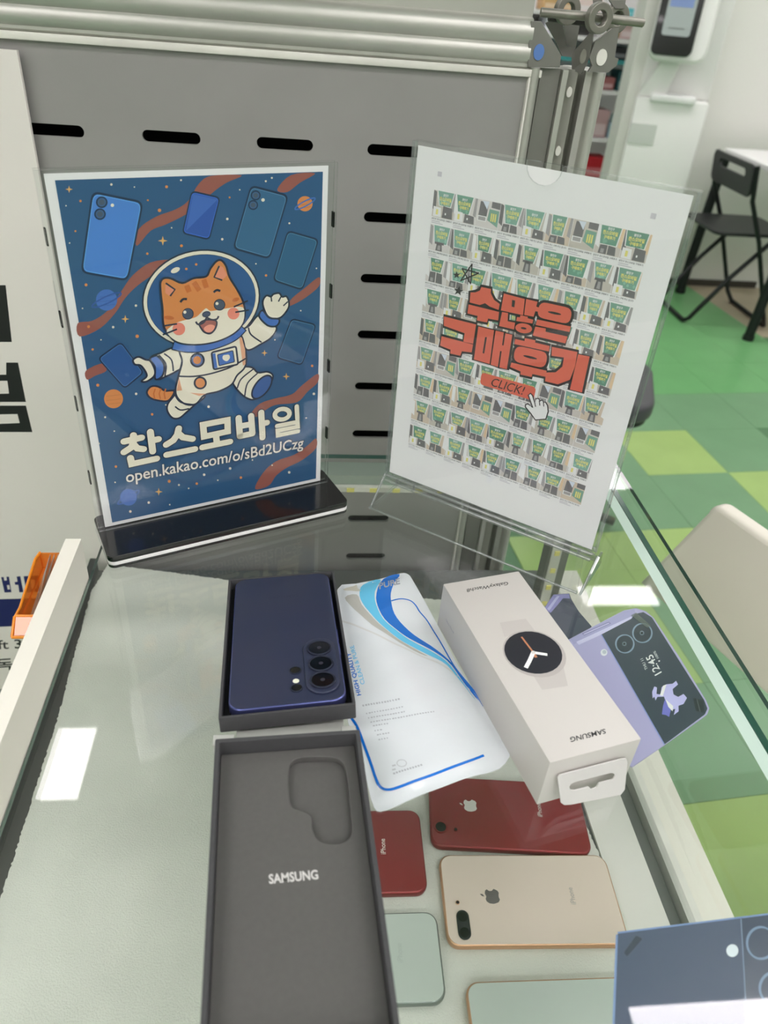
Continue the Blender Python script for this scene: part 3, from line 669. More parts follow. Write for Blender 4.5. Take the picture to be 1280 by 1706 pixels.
for x in (xa_+.001, xb_-.001):  # thin pale tubes put in as highlights along the base edges
    tube('edge_highlight', [W3(x, f0+.001, fz+.001), W3(x+.002, f1+.003, -.001)], .0013, M['acrylic_edge'], s2)
tube('edge_highlight', [W3(xa_, f0, fz+.0012), W3(xb_-.004, f0, fz+.0012)], .0012, M['acrylic_edge'], s2)
for d, z, r in ((-.0045, -.0015, .0016), (-.0065, -.006, .0018), (.004, 0, .0013)):
    tube('slot_rib', [W3(.0, d, z), W3(xb_-.004, d, z)], r, M['acrylic_edge'], s2)
for x in (.012, .03, .085, .15, .2): box('slot_clip', (x, -.007, .004), (x+.0016, .0005, .0075), M['acrylic_edge'], s2, Mx=MR)
P2 = Print(MR, None, step=2e-5)
A1 = P2.uv((722.7, 315.5)); A2 = P2.uv((1088.4, 392)); A3 = P2.uv((682, 737)); gx0, gx1 = (A1[0]+A3[0])/2, A2[0]; gy1 = (A1[1]+A2[1])/2
R1, R2, R9 = P2.uv((722.7, 315.5))[1], P2.uv((717.5, 373))[1], P2.uv((684.2, 706.4))[1]
pitch = (R1-R9)/round((R1-R9)/(R1-R2)); rows = round((R1-R9)/pitch)+1; cw = (gx1-gx0)/9; chh = pitch*.76
GR = [ob((110, 152, 134)), ob((120, 158, 142)), ob((104, 144, 126)), ob((126, 166, 152))]; YT = ob((218, 210, 124)); DG = ob((112, 110, 112)); MG = ob((158, 155, 156)); WT = ob((232, 230, 232))
BGc = [ob((196, 190, 184)), ob((206, 202, 200)), ob((190, 184, 176)), ob((200, 186, 170))]
rnd = random.Random(5)
def thumb(x, y, w_, h_, kind):
    T = lambda a, b: (x+a*w_, y+b*h_)
    P2.fill([T(0, 0), T(1, 0), T(1, 1), T(0, 1)], rnd.choice(BGc), 1)
    if kind == 3:   # side-on layout
        P2.fill([T(.08, .35), T(.45, .3), T(.48, .92), T(.12, .95)], DG, 2); P2.fill([T(.2, .97), T(.5, .98), T(.44, .68)], ob((205, 212, 224)), 3)
        P2.fill([T(.5, .3), T(.98, .1), T(.98, .7), T(.55, .72)], GR[1], 2); P2.fill([T(.62, .78), T(1, .76), T(1, 1), T(.62, 1)], DG, 2)
        P2.fill([T(.06, .22), T(.46, .22), T(.46, .42), T(.06, .42)], WT, 3); P2.fill([T(.1, .25), T(.42, .25), T(.42, .39), T(.1, .39)], MG, 4)
        for k in range(3): P2.fill([T(.64+.09*k, .28), T(.7+.09*k, .28), T(.7+.09*k, .58), T(.64+.09*k, .58)], YT, 4)
        return
    l, r_ = rnd.uniform(.05, .25), rnd.uniform(.75, .98); bt = rnd.uniform(.3, .48); sk = rnd.uniform(.06, .14)
    P2.fill([T(0, .3), T(.16, .2), T(.14, .95), T(0, 1)], rnd.choice([MG, WT, DG]), 2); P2.fill([T(.86, .35), T(1, .3), T(1, 1), T(.9, 1)], rnd.choice([MG, WT, ob((214, 190, 158))]), 2)
    P2.fill([T(l-.035, 1), T(r_+.035, 1), T(r_-sk+.035, bt-.02), T(l+sk-.035, bt-.02)], WT, 3)
    g = rnd.choice(GR); P2.fill([T(l, 1), T(r_, 1), T(r_-sk, bt), T(l+sk, bt)], g, 4)
    for k in range(3):
        cx, cy = rnd.uniform(l+sk+.05, r_-sk-.05), rnd.uniform(bt+.06, bt+.2); P2.fill([(x+px_*w_, y+py_*h_) for px_, py_ in ell(cx, cy, .05, .06, n=10)], tuple(min(.9, v*1.35) for v in g), 5)
    cx = (l+r_)/2; tw = (r_-l)*.74; ty = rnd.uniform(.62, .7)
    P2.text('광진구', T(cx-tw*.22, ty+.17), T(cx+tw*.22, ty+.17), T(cx-tw*.22, ty+.27), WT, 7, offset=.03)
    P2.text('찬스모바일', T(cx-tw/2, ty), T(cx+tw/2, ty), T(cx-tw/2, ty+.15), YT, 7, offset=.04)
    P2.text('구매후기', T(cx-tw*.38, ty-.15), T(cx+tw*.38, ty-.15), T(cx-tw*.38, ty-.02), YT, 7, offset=.04)
    if kind == 0:
        P2.fill([T(.28, bt+.05), T(.72, bt+.05), T(.72, bt-.04), T(.28, bt-.04)], DG, 6); P2.fill([T(.38, bt), T(.62, bt), T(.66, .02), T(.34, .02)], DG, 6); P2.fill([T(.45, bt-.08), T(.55, bt-.08), T(.57, .06), T(.43, .06)], MG, 7)
    elif kind == 1:
        P2.fill([T(.2, bt-.04), T(.48, bt-.02), T(.48, .02), T(.16, .02)], DG, 6); P2.fill([T(.52, bt-.02), T(.8, bt-.05), T(.84, .02), T(.52, .02)], DG, 6); P2.fill([T(.25, .2), T(.38, .2), T(.38, .05), T(.25, .05)], MG, 7)
    else:
        P2.fill([T(.05, .4), T(.4, .38), T(.44, .02), T(.05, .02)], WT, 6); P2.fill([T(.18, .3), T(.28, .3), T(.28, .1), T(.18, .1)], YT, 7); P2.fill([T(.5, bt), T(.92, bt-.04), T(.95, .02), T(.48, .02)], DG, 6); P2.fill([T(.6, .22), T(.66, .22), T(.66, .14), T(.6, .14)], WT, 7)
for r in range(rows):
    for c in range(9):
        x = gx0+c*cw; y = gy1-r*pitch-chh
        thumb(x, y, cw*.985, chh, rnd.choice([0, 0, 1, 1, 2, 2, 3]))
        P2.text(rnd.choice(['광진구 찬스모바일 구매후기', '광진구 찬스 구매 하고 갑니다']), (x+.0002, y-pitch*.085), (x+cw*.93, y-pitch*.085), (x+.0002, y-pitch*.03), ob((70, 70, 76)), 2, offset=.01)
        for k, wd in ((.14, .4), (.19, .55)): P2.fill([(x+.0003, y-pitch*k), (x+cw*wd, y-pitch*k), (x+cw*wd, y-pitch*(k-.022)), (x+.0003, y-pitch*(k-.022))], ob((186, 184, 190)), 2)
c7 = lambda x, y: (680+x/4, 420+y/4); P2.conv = c7
TXO = ob((208, 102, 84)); TXK = ob((56, 50, 52))
G_ = [([(490, 232), (555, 245), (552, 272), (575, 318), (612, 345), (605, 385), (545, 362), (515, 340), (480, 352), (412, 335), (418, 268), (450, 268), (480, 255)], 0),
      ([(405, 348), (608, 398), (602, 455), (535, 442), (528, 468), (460, 455), (465, 425), (397, 408)], 0),
      ([(640, 275), (780, 312), (768, 420), (620, 388)], [(695, 318), (715, 322), (710, 368), (692, 362)]),
      ([(788, 312), (865, 330), (856, 362), (876, 370), (868, 397), (850, 393), (838, 430), (775, 418)], 0),
      ([(628, 398), (668, 405), (665, 460), (715, 470), (708, 515), (608, 492)], 0), ([(750, 420), (800, 430), (798, 440), (836, 450), (830, 475), (722, 458), (728, 432), (748, 434)], 0),
      (ell(772, 507, 56, 33, 8), ell(772, 507, 20, 7, 10, 12)), (rq([(880, 328), (1098, 375), (1078, 482), (858, 432)], .45), ell(978, 406, 46, 8, 12, 12)),
      ([(862, 448), (1085, 495), (1078, 532), (852, 485)], 0), ([(850, 495), (920, 508), (918, 530), (1064, 562), (1050, 608), (832, 555)], 0),
      ([(240, 428), (455, 482), (435, 610), (370, 597), (378, 540), (240, 490)], 0), ([(225, 560), (435, 615), (425, 668), (360, 660), (350, 690), (282, 675), (285, 650), (215, 622)], 0),
      ([(470, 495), (575, 520), (545, 745), (440, 715)], [(515, 565), (527, 567), (509, 676), (498, 672)]),
      ([(585, 522), (640, 535), (628, 620), (638, 622), (650, 540), (696, 550), (660, 780), (610, 768), (625, 660), (615, 658), (600, 765), (552, 750)], 0),
      ([(780, 572), (850, 587), (848, 602), (945, 625), (940, 662), (710, 612), (716, 578), (778, 592)], 0), (rq([(718, 620), (935, 668), (915, 775), (700, 728)], .45), ell(815, 700, 48, 8, 14, 12)),
      ([(690, 735), (925, 790), (918, 830), (830, 812), (825, 832), (750, 815), (752, 795), (682, 765)], 0),
      ([(960, 630), (1130, 665), (1115, 760), (1080, 850), (1000, 880), (915, 860), (920, 802), (985, 800), (1030, 762), (1040, 702), (958, 690)], 0), ([(1135, 680), (1212, 695), (1160, 935), (1080, 915)], 0)]
for pts, h in G_:
    P2.fill(pts, TXK, 10); P2.stroke(pts, .0042, TXK, 10.5, True)
for pts, h in G_:
    P2.fill(pts, TXO, 12, holes=[h] if h else ())
    if h: P2.fill(h, TXK, 13)
P2.fill(rq([(492, 800), (856, 902), (836, 990), (480, 880)], .3), TXO, 12); P2.text('CLICK!', (552, 890), (768, 952), (566, 836), TXK, 14, offset=.0, shear=.15)
hand = [(803, 952), (818, 940), (832, 955), (846, 1002), (852, 976), (872, 974), (880, 992), (896, 984), (905, 1000), (918, 998), (932, 1022), (936, 1062), (920, 1112), (850, 1118), (820, 1076), (784, 1032), (784, 1016), (800, 1010), (832, 1036)]
P2.shape(hand, WT, TXK, .0011, layer=16)
for s_ in ([(846, 1002), (852, 1030)], [(876, 990), (880, 1022)], [(904, 998), (906, 1028)]): P2.stroke(s_, .0008, TXK, 17)
st = [(428, 80), (418, 210), (362, 110), (472, 140), (352, 190)]
for k in range(5): P2.rstroke([st[k], st[(k+1) % 5]], .0010, TXK, 14)
for x, y, r, a in ((325, 152, 26, 0), (338, 258, 34, .2)):
    P2.fill([(x+(r if k % 2 == 0 else r*.42)*math.sin(a+math.pi*k/5), y-(r if k % 2 == 0 else r*.42)*math.cos(a+math.pi*k/5)) for k in range(10)], ob((62, 60, 62)), 14)
P2.conv = None
for q_ in ((733, 290), (1089, 360)):
    a = P2.uv(q_); P2.fill([(a[0]-.0018, a[1]-.0018), (a[0]+.0018, a[1]-.0018), (a[0]+.0018, a[1]+.0018), (a[0]-.0018, a[1]+.0018)], ob((192, 190, 196)), 2)
P2.build('review_print', M['print'], pp2)
# ------------------------------------------------------------------ phone box, tilted up on the small box under its lid
def tilted(c, yaw, tilt, roll):
    y, t, r = (math.radians(a) for a in (yaw, tilt, roll))
    u = Vector((math.cos(y), math.sin(y), 0)); v0 = Vector((-math.sin(y), math.cos(y), 0))
    v = v0*math.cos(t)-UP*math.sin(t); n = u.cross(v); u = u*math.cos(r)+n*math.sin(r); n = u.cross(v)
    return Matrix(((u.x, v.x, n.x, c[0]), (u.y, v.y, n.y, c[1]), (u.z, v.z, n.z, c[2]), (0, 0, 0, 1)))
MBX = tilted((-.0111, .4131, CAMZ-.4038), 2.81, 9.17, 3.38)
mat('boxgrey', (62, 62, 64), .7, noise=(300, .05)); mat('boxblack', (22, 22, 24), .8); mat('lidgrey', (82, 81, 79), .75, noise=(300, .04))
def opentray(name_wall, name_floor, w_, l_, h_, t_, Mx, mw, mf, par, depth):
    slab(name_wall, [rrect(w_, l_, .0012, 3), rrect(w_-2*t_, l_-2*t_, .001, 3)], h_, mw, par, Mx @ Matrix.Translation((0, 0, -h_)), bevel=.0003)
    slab(name_floor, [rrect(w_-2*t_-.0002, l_-2*t_-.0002, .001, 3)], h_-depth, mf, par, Mx @ Matrix.Translation((0, 0, -h_)))
bx = thing('phone_box', 'open dark grey phone box base holding the navy phone', 'box', MBX.translation-UP*.02)
opentray('wall', 'lining', .0885, .1715, .012, .0018, MBX, M['boxgrey'], M['boxblack'], bx, .0085)
mat('navy', (36, 42, 66), .38, coat=.12, noise=(400, .02)); mat('navy_frame', (92, 98, 152), .28, metal=.8); mat('lens', (5, 5, 6), .08, spec=.35); mat('lensring', (54, 58, 74), .3, metal=.7)
MPH = MBX @ Matrix.Translation((.0004, .0008, .0006))
ph = thing('smartphone', 'navy blue smartphone lying face down in the open grey box', 'phone', MPH.translation-UP*.008)
slab('frame', [rrect(.0776, .1628, .0095, 8)], .0082, M['navy_frame'], ph, MPH @ Matrix.Translation((0, 0, -.0082)), bevel=.0012)
slab('back_glass', [rrect(.0758, .161, .0088, 8)], .0006, M['navy'], ph, MPH @ Matrix.Translation((0, 0, -.0002)), bevel=.0002)
Pp = Print(MPH @ Matrix.Translation((0, 0, .0004)), lambda x, y: (340+x/2.909, 930+y/2.9097))
pl = [Pp.cv(p) for p in ((558, 443), (567, 521), (577, 598))]; cxm = sum(p[0] for p in pl)/3; dy = (pl[0][1]-pl[2][1])/2
isl = [(x+cxm, y+pl[1][1]) for x, y in rrect(.0232, 2*dy+.0248, .0114, 8)]
ci = slab('camera_island', [isl], .0016, mat('island', (48, 53, 76), .3, coat=.3, metal=.3), ph, MPH @ Matrix.Translation((0, 0, .0003)), bevel=.0006)
for i, (x, y) in enumerate(pl):
    disc('lens_ring', cxm, pl[1][1]+(1-i)*dy, .0015, .0032, .0089, M['lensring'], ci, MPH, .0003, .0076)
    disc('lens', cxm, pl[1][1]+(1-i)*dy, .0014, .0026, .0078, M['lens'], ci, MPH, .0005); disc('lens_core', cxm, pl[1][1]+(1-i)*dy, .0026, .0028, .0016, mat('core', (50, 48, 56), .1), ci, MPH)
for p, r in (((443, 545), .0043), ((449, 630), .0043)):
    x, y = Pp.cv(p); disc('lens_ring', x, y, .0003, .0012, r, M['lensring'], ph, MPH, .0002, r*.82); disc('lens', x, y, .0002, .0009, r*.84, M['lens'], ph, MPH, .0002)
x, y = Pp.cv((446, 596)); disc('flash', x, y, .0002, .0007, .0022, mat('flash', (238, 226, 205), .3), ph, MPH)
Pp.text('SAMSUNG', (458, 172), (312, 187), (459, 186), ob((40, 44, 66)), 1, offset=.01); Pp.build('lettering', M['print'], ph)
for yy in (-.03, -.012): box('side_button', (.0386, yy, -.0052), (.0394, yy+.014, -.0028), M['navy_frame'], ph, Mx=MPH)

# small box under the lid, then the lid lying open side up
sb = thing('small_box', 'pale grey slim box mostly hidden under the dark grey lid', 'box', (-.005, .26, GL))
bt = CAMZ-.4064
box('carton', (-.040, .15, GL+.0005), (.030, .345, bt), mat('palecard', (176, 177, 172), .6), sb, bevel=.0005)
box('flap', (-.0535, .3105, bt-.001), (-.0405, .3185, CAMZ-.3995), M['palecard'], sb, bevel=.0004); box('flap', (.0278, .314, bt-.001), (.0372, .3235, CAMZ-.3995), M['palecard'], sb, bevel=.0004)
LW, LL, LH = .0885, .1715, .0222
LYAW = math.radians(3.0); lx = Vector((math.cos(LYAW), math.sin(LYAW), 0)); ly = Vector((-lx.y, lx.x, 0))
LC = Vector((-.0503, .3031, CAMZ-.384))+lx*LW/2-ly*LL/2
MLD = frame(LC, lx, ly)
ld = thing('phone_box_lid', 'dark grey box lid lying open side up with camera-shaped recess', 'carton', LC-UP*LH)
DP = .0115
slab('wall', [rrect(LW, LL, .0012, 3), rrect(LW-.0056, LL-.0056, .001, 3)], LH, M['boxgrey'], ld, MLD @ Matrix.Translation((0, 0, -LH)), bevel=.0004)
PL = Print(MLD @ Matrix.Translation((0, 0, -DP)), lambda x, y: (320+x/3.242, 1180+y/3.2433))
cut = [PL.cv(p) for p in smoothline([(522, 350), (532, 298), (575, 268), (660, 262), (745, 262), (800, 280), (830, 330), (845, 440), (856, 560), (864, 650), (845, 705), (790, 732), (720, 727), (675, 702), (650, 650), (645, 585), (590, 552), (555, 542), (530, 510), (522, 430)], True, 4)]
slab('insert', [rrect(LW-.0058, LL-.0058, .001, 3), cut], .005, M['lidgrey'], ld, MLD @ Matrix.Translation((0, 0, -DP-.005)), bevel=.0005)
slab('lid_panel', [rrect(LW-.0058, LL-.0058, .001, 3)], .004, M['lidgrey'], ld, MLD @ Matrix.Translation((0, 0, -DP-.0092)))
PL.text('SAMSUNG', (417, 950), (684, 924), (413, 897), ob((196, 194, 192)), 1, offset=.025); PL.build('lettering', M['print'], ld)

# ------------------------------------------------------------------ screen film pouch
cQ = lambda x, y: (540+x/3.765, 940+y/3.7643)
MPO = Matrix.Translation((.06, .4, GL+.0004))
PO = Print(MPO, cQ, step=2.5e-5, base=.00012, maxe=.006)
outl = [PO.cv(p) for p in smoothline([(85, 160), (200, 125), (350, 96), (480, 60), (530, 68), (560, 110), (620, 215), (720, 400), (830, 620), (1000, 895), (1060, 985), (1150, 1130), (1172, 1185), (1100, 1285), (900, 1340), (740, 1400), (600, 1452), (390, 1545), (315, 1530), (265, 1350), (215, 1180), (150, 990), (120, 700), (105, 420)], True, 3)]
def dist_poly(x, y):
    best = 9
    for i in range(len(outl)):
        ax, ay = outl[i-1]; bx_, by_ = outl[i]; dx, dy_ = bx_-ax, by_-ay; L2 = dx*dx+dy_*dy_
        t = max(0, min(1, ((x-ax)*dx+(y-ay)*dy_)/L2)) if L2 > 0 else 0
        d = (x-ax-t*dx)**2+(y-ay-t*dy_)**2
        if d < best: best = d
    return math.sqrt(best)
def hp(x, y):
    d = dist_poly(x, y)
    return .0006+.0030*(1-math.exp(-max(0, d-.003)/.008))+.00035*math.sin(x*150+y*60)*min(1, d/.006)+.0002*math.sin(y*230-x*120)*min(1, d/.006)
PO.h = hp
po = thing('film_pouch', 'white plastic screen film pouch with blue wave stripes on the glass', 'pouch', (.06, .4, GL))
bm = bmesh.new(); vv = [bm.verts.new((x, y, 0)) for x, y in outl]; bm.faces.new(vv); bmesh.ops.triangulate(bm, faces=bm.faces)
for _ in range(7):
    es = [e for e in bm.edges if e.calc_length() > .005]
    if not es: break
    bmesh.ops.subdivide_edges(bm, edges=es, cuts=1); bmesh.ops.triangulate(bm, faces=bm.faces)
bmesh.ops.beautify_fill(bm, faces=bm.faces, edges=bm.edges)
for v in bm.verts: v.co.z = hp(v.co.x, v.co.y)
bmesh.ops.recalc_face_normals(bm, faces=bm.faces)
if sum(f.normal.z for f in bm.faces) < 0: bmesh.ops.reverse_faces(bm, faces=bm.faces)
ex = bmesh.ops.extrude_edge_only(bm, edges=[e for e in bm.edges if e.is_boundary])
for v in [g for g in ex['geom'] if isinstance(g, bmesh.types.BMVert)]: v.co.z = 0
me = bpy.data.meshes.new('pouch'); bm.to_mesh(me); bm.free(); sharp(me, 60); me.transform(MPO)
pf = link('film', me, mat('film', (208, 213, 217), .22, coat=.6, bump=(60, .12, .004)), po)
DB, LB_, GY = ob((24, 106, 196)), ob((98, 186, 222)), ob((172, 172, 166))
sm = lambda p: smoothline(p, True, 3)
PO.fill(sm([(130, 222), (205, 208), (235, 270), (310, 360), (420, 455), (540, 535), (650, 596), (560, 562), (430, 482), (300, 400), (190, 300)]), GY, 1)
PO.fill([(118, 165), (205, 132), (212, 160), (238, 180), (205, 185), (130, 175)], ob((190, 188, 176)), 1)
PO.fill(sm([(245, 132), (355, 100), (318, 190), (325, 270), (370, 360), (460, 440), (570, 515), (690, 575), (790, 645), (870, 750), (955, 862), (850, 740), (770, 650), (660, 592), (540, 532), (420, 452), (310, 350), (240, 260), (222, 200)]), LB_, 2)
PO.fill(sm([(372, 97), (474, 66), (440, 130), (418, 200), (420, 260), (440, 330), (500, 410), (600, 490), (700, 550), (780, 610), (830, 660), (900, 750), (970, 860), (880, 755), (800, 645), (700, 572), (580, 512), (470, 442), (380, 362), (335, 280), (328, 200)]), DB, 3)
PO.stroke(smoothline([(110, 360), (280, 440), (450, 520), (620, 600), (740, 652), (850, 725), (950, 845)], False, 4), .0018, ob((198, 200, 200)), 1)
PO.stroke(smoothline([(420, 252), (480, 238), (540, 245), (575, 272), (600, 312), (650, 370), (700, 450), (750, 530), (800, 620), (850, 690), (940, 800), (1000, 895)], False, 4), .0013, DB, 4)
PO.stroke(smoothline([(1000, 1212), (850, 1270), (600, 1362), (480, 1410), (400, 1430), (350, 1405), (320, 1340), (300, 1280), (250, 1140), (205, 1025), (172, 970)], False, 4), .0018, DB, 4)
PO.text('PURE', (345, 178), (476, 142), (343, 132), ob((150, 158, 170)), 5, offset=.03)
PO.text('HIGH QUALITY', (238, 838), (170, 560), (206, 842), DB, 3, offset=.02); PO.text('CLEAN & PURE', (256, 765), (186, 520), (230, 772), LB_, 3, offset=.01)
for k, (x0q, y0q, ln_) in enumerate(((240, 905, 250), (262, 955, 240), (275, 985, 240), (290, 1012, 420), (305, 1035, 110), (315, 1065, 60), (330, 1090, 90), (340, 1120, 70))):
    n = int(ln_/17)
    for j in range(n):
        xq, yq = x0q+j*17, y0q-j*17*.17; PO.stroke([(xq, yq), (xq+rnd.uniform(7, 13), yq-2)], .0016 if k == 0 else .0011, ob((172, 176, 182)), 1)
for xq, yq in ((425, 1285), (425, 1310)): PO.stroke([(xq, yq), (xq+22, yq-5)], .0012, ob((180, 184, 188)), 1)
PO.stroke(ell(485, 1268, 30, 22, n=14), .0008, ob((186, 190, 194)), 1, True)
for j in range(11): PO.stroke([(432+j*17, 1335-j*5.6), (443+j*17, 1331-j*5.6)], .0014, ob((170, 174, 180)), 1)
PO.build('print', M['printgloss'], pf)

# ------------------------------------------------------------------ watch box
WH = .044
wc = [pz(*p, GL+WH) for p in ((738.2, 972.6), (865, 951.5), (1068.8, 1230.8), (917, 1270.6))]
ctr = (wc[0]+wc[1]+wc[2]+wc[3])/4; wl = ((wc[0]-wc[3])+(wc[1]-wc[2]))/2; ww = ((wc[1]-wc[0])+(wc[2]-wc[3]))/2
WL, WW = wl.length, ww.length
MW = frame(ctr, wl.cross(UP), wl)
wt = thing('watch_box', 'white smartwatch box with round dark watch face printed on top', 'box', ctr-UP*WH)
box('carton', (-WW/2, -WL/2, -WH), (WW/2, WL/2, 0), mat('boxwhite', (221, 217, 212), .45, k=.86), wt, bevel=.0007, Mx=MW)
PW = Print(MW, lambda x, y: (720+x/2.56, 930+y/2.5605), step=2e-5)
SIL = ob((198, 192, 189), .84); SIL2 = ob((212, 207, 203), .84)
PW.fill([(290, 275), (400, 258), (445, 318), (310, 335)], SIL2, 1); PW.fill([(425, 490), (560, 460), (580, 545), (470, 562)], SIL2, 1)
PW.fill(ell(437, 408, 139, 96, 18), SIL, 2); PW.fill(ell(432, 403, 126, 88, 14), ob((24, 26, 36)), 3)
PW.stroke([(432, 402), (416, 438), (400, 468)], .0030, ob((226, 224, 222)), 5); PW.stroke([(440, 404), (466, 408), (492, 412)], .0026, ob((226, 224, 222)), 5)
PW.stroke([(382, 336), (432, 402)], .0014, ob((176, 116, 84)), 5); PW.stroke([(432, 402), (444, 424)], .0022, ob((176, 116, 84)), 4); PW.fill(ell(431, 402, 9, 7, n=12), ob((200, 196, 194)), 6)
PW.text('GalaxyWatch8', (323, 96), (147, 127), (326, 114), ob((34, 34, 36)), 2, offset=.006); PW.text('SAMSUNG', (738, 727), (588, 764), (743, 748), ob((40, 40, 44)), 2, offset=.02)
PW.build('printed_face', M['print'], wt)
# printed line on the long side
sdx = -WW/2-.0002
PSd = Print(MW @ Matrix(((0, 0, -1, sdx), (-1, 0, 0, 0), (0, 1, 0, -WH), (0, 0, 0, 1))), None)
PSd.text('Galaxy Watch8', (-WL/2+.014, .017), (-WL/2+.030, .017), (-WL/2+.014, .0195), ob((150, 150, 160)), 1); PSd.build('side_print', M['print'], wt)
vN = (MW.to_3x3() @ Vector((0, 1, 0))); uN = (MW.to_3x3() @ Vector((1, 0, 0)))
tO = ctr-UP*WH-vN*(WL/2+.0085)
MT = frame(tO, uN, vN*.22+UP)
PT = Print(MT, PW.conv)
tabo = [PT.cv(p) for p in [(531, 950), (540, 938), (800, 870), (822, 868), (829, 882), (817, 1000), (800, 1022), (590, 1064), (560, 1066), (545, 1056)]]
hole = [PT.cv(p) for p in [(580, 990), (588, 976), (605, 968), (755, 930), (772, 932), (776, 942), (766, 956), (706, 972), (696, 990), (676, 998), (660, 988), (605, 1003), (588, 1002)]]
ymin = min(p[1] for p in tabo); tabo = [(x, y-ymin+.0003) for x, y in tabo]; hole = [(x, y-ymin+.0003) for x, y in hole]
slab('hang_tab', [tabo, hole], .0009, mat('tabwhite', (224, 221, 219), .4, k=.9), wt, MT, bevel=.0002)

# ------------------------------------------------------------------ printed phone cards under the glass
def card(name, label, outline, conv, z, body):
    Mx = Matrix.Translation((.25, .35, z)); P = Print(Mx, conv, step=2e-5)
    o = slab('card', [[P.cv(p) for p in outline]], .0008, mat(body[0], body[1], .35, k=1.35), None, Mx @ Matrix.Translation((0, 0, -.0008)))
    t = thing(name, label, 'card', o.location); WMo = WM[o.name]; o.parent = t; o.location = (0, 0, 0); WM[o.name] = WM[t.name]
    return t, P
c9 = lambda x, y: (930+x/4.923, 980+y/4.9226)
t, P = card('phone_cutout', 'lavender printed cutout of a folded phone beside the watch box', smoothline([(-20, 480), (110, 408), (330, 292), (540, 182), (640, 163), (720, 188), (785, 242), (1000, 570), (1215, 920), (1242, 985), (1225, 1032), (1180, 1068), (870, 1288), (610, 1465), (480, 1400), (250, 990), (0, 560)], True, 1), c9, GL-.0092, ('lav', (158, 154, 190)))
LV, LVD, SCR = ob((158, 152, 198), 1.4), ob((126, 122, 172), 1.4), ob((52, 60, 72), 1.4)
P.fill([(100, 415), (540, 190), (625, 170), (640, 215), (600, 240), (130, 462)], ob((150, 148, 186), 1.4), 1); P.fill([(150, 440), (600, 232), (612, 246), (360, 378), (170, 465)], ob((186, 184, 214), 1.4), 1.5)
P.fill([(600, 252), (630, 212), (700, 196), (770, 240), (1200, 920), (1226, 988), (1205, 1035), (872, 1282), (355, 380)], SCR, 2)
P.stroke([(355, 380), (872, 1282)], .0010, ob((126, 138, 190), 1.4), 3); P.stroke([(205, 380), (425, 283)], .0026, ob((112, 108, 150), 1.4), 3); P.stroke([(210, 379), (420, 286)], .0014, ob((170, 168, 200), 1.4), 4)
for x, y, r in ((692, 368, 78), (548, 457, 74)):
    P.stroke(ell(x, y, r), .0013, ob((120, 138, 158), 1.4), 4, True); P.fill(ell(x, y, r*.85), ob((42, 50, 60), 1.4), 4); P.fill(ell(x-4, y, r*.25), ob((92, 104, 116), 1.4), 5); P.fill(ell(x-4, y, r*.12), ob((30, 36, 44)), 6)
P.fill(ell(377, 528, 28), ob((206, 208, 214), 1.4), 4); P.fill(ell(380, 524, 16), ob((170, 178, 186), 1.4), 5)
WHT = ob((222, 224, 228), 1.4)
P.text('12:45', (852, 690), (772, 538), (796, 722), WHT, 4, offset=.012); P.text('THU 11', (738, 662), (696, 574), (716, 672), WHT, 4); P.text('100%', (828, 572), (798, 514), (808, 578), WHT, 4)
P.fill([(822, 595), (834, 590), (838, 600), (826, 605)], WHT, 4)
P.fill([(772, 850), (790, 806), (812, 815), (808, 868), (840, 872), (850, 812), (890, 788), (940, 784), (968, 760), (985, 790), (940, 828), (948, 872), (985, 892), (1030, 868), (1058, 900), (1030, 950), (988, 965), (990, 1010), (950, 1040), (962, 990), (925, 1000), (880, 930), (870, 890), (815, 892), (800, 922), (790, 890), (776, 905)], ob((172, 170, 220), 1.4), 4)
P.fill([(880, 905), (862, 960), (852, 1035), (884, 1040), (912, 1056), (925, 1000)], ob((104, 106, 180), 1.4), 5); P.fill([(880, 910), (945, 968), (940, 1010), (905, 975)], ob((222, 224, 238), 1.4), 6); P.fill([(862, 800), (890, 790), (860, 885), (835, 880)], ob((214, 214, 232), 1.4), 5)
P.fill([(1108, 900), (1192, 918), (1202, 1022), (1130, 1008)], ob((34, 38, 44)), 4); P.stroke([(1140, 912), (1165, 1012)], .0008, ob((80, 84, 90)), 5)
P.build('printed_face', M['printgloss'], t)
tp = [P.cv(p) for p in ((598, 225), (640, 203), (762, 312), (728, 328))]
slab('tape', [tp], .0002, M['acrylic_edge'], t, P.M @ Matrix.Translation((0, 0, .0003)))
cE = lambda x, y: (900+x/3.368, 780+y/3.3676)
t, P = card('phone_cutout', 'dark printed phone cutout half hidden behind the white watch box', [(20, 790), (75, 708), (165, 703), (176, 735), (215, 800), (290, 888), (200, 955), (100, 990), (0, 900)], cE, GL-.0106, ('lav2', (58, 62, 78)))
P.fill([(22, 790), (75, 710), (163, 705), (168, 732), (130, 730), (60, 812)], LVD, 1); P.fill([(40, 790), (95, 718), (110, 718), (52, 800)], ob((170, 168, 206)), 2); P.build('printed_face', M['printgloss'], t)
c8 = lambda x, y: (600+x/1.8824, 1280+y/1.8826)
t, P = card('phone_cutout', 'blue grey printed phone cutout at the lower right corner', [(806, 522), (816, 514), (1420, 438), (1450, 700), (1400, 940), (820, 940), (790, 910)], c8, GL-.0092, ('bluecard', (62, 73, 96)))
P.fill([(1195, 468), (1416, 440), (1445, 700), (1370, 855), (1216, 850)], ob((52, 61, 82), 1.35), 1); P.stroke([(1195, 468), (1205, 640), (1216, 850)], .0006, ob((110, 126, 150), 1.4), 2)
P.fill(ell(1168, 572, 19, 20), ob((196, 206, 216), 1.4), 2); P.stroke(ell(1258, 548, 44, 50), .0013, ob((104, 124, 152), 1.4), 3, True); P.stroke(ell(1300, 690, 46, 50), .0013, ob((104, 124, 152), 1.4), 3, True)
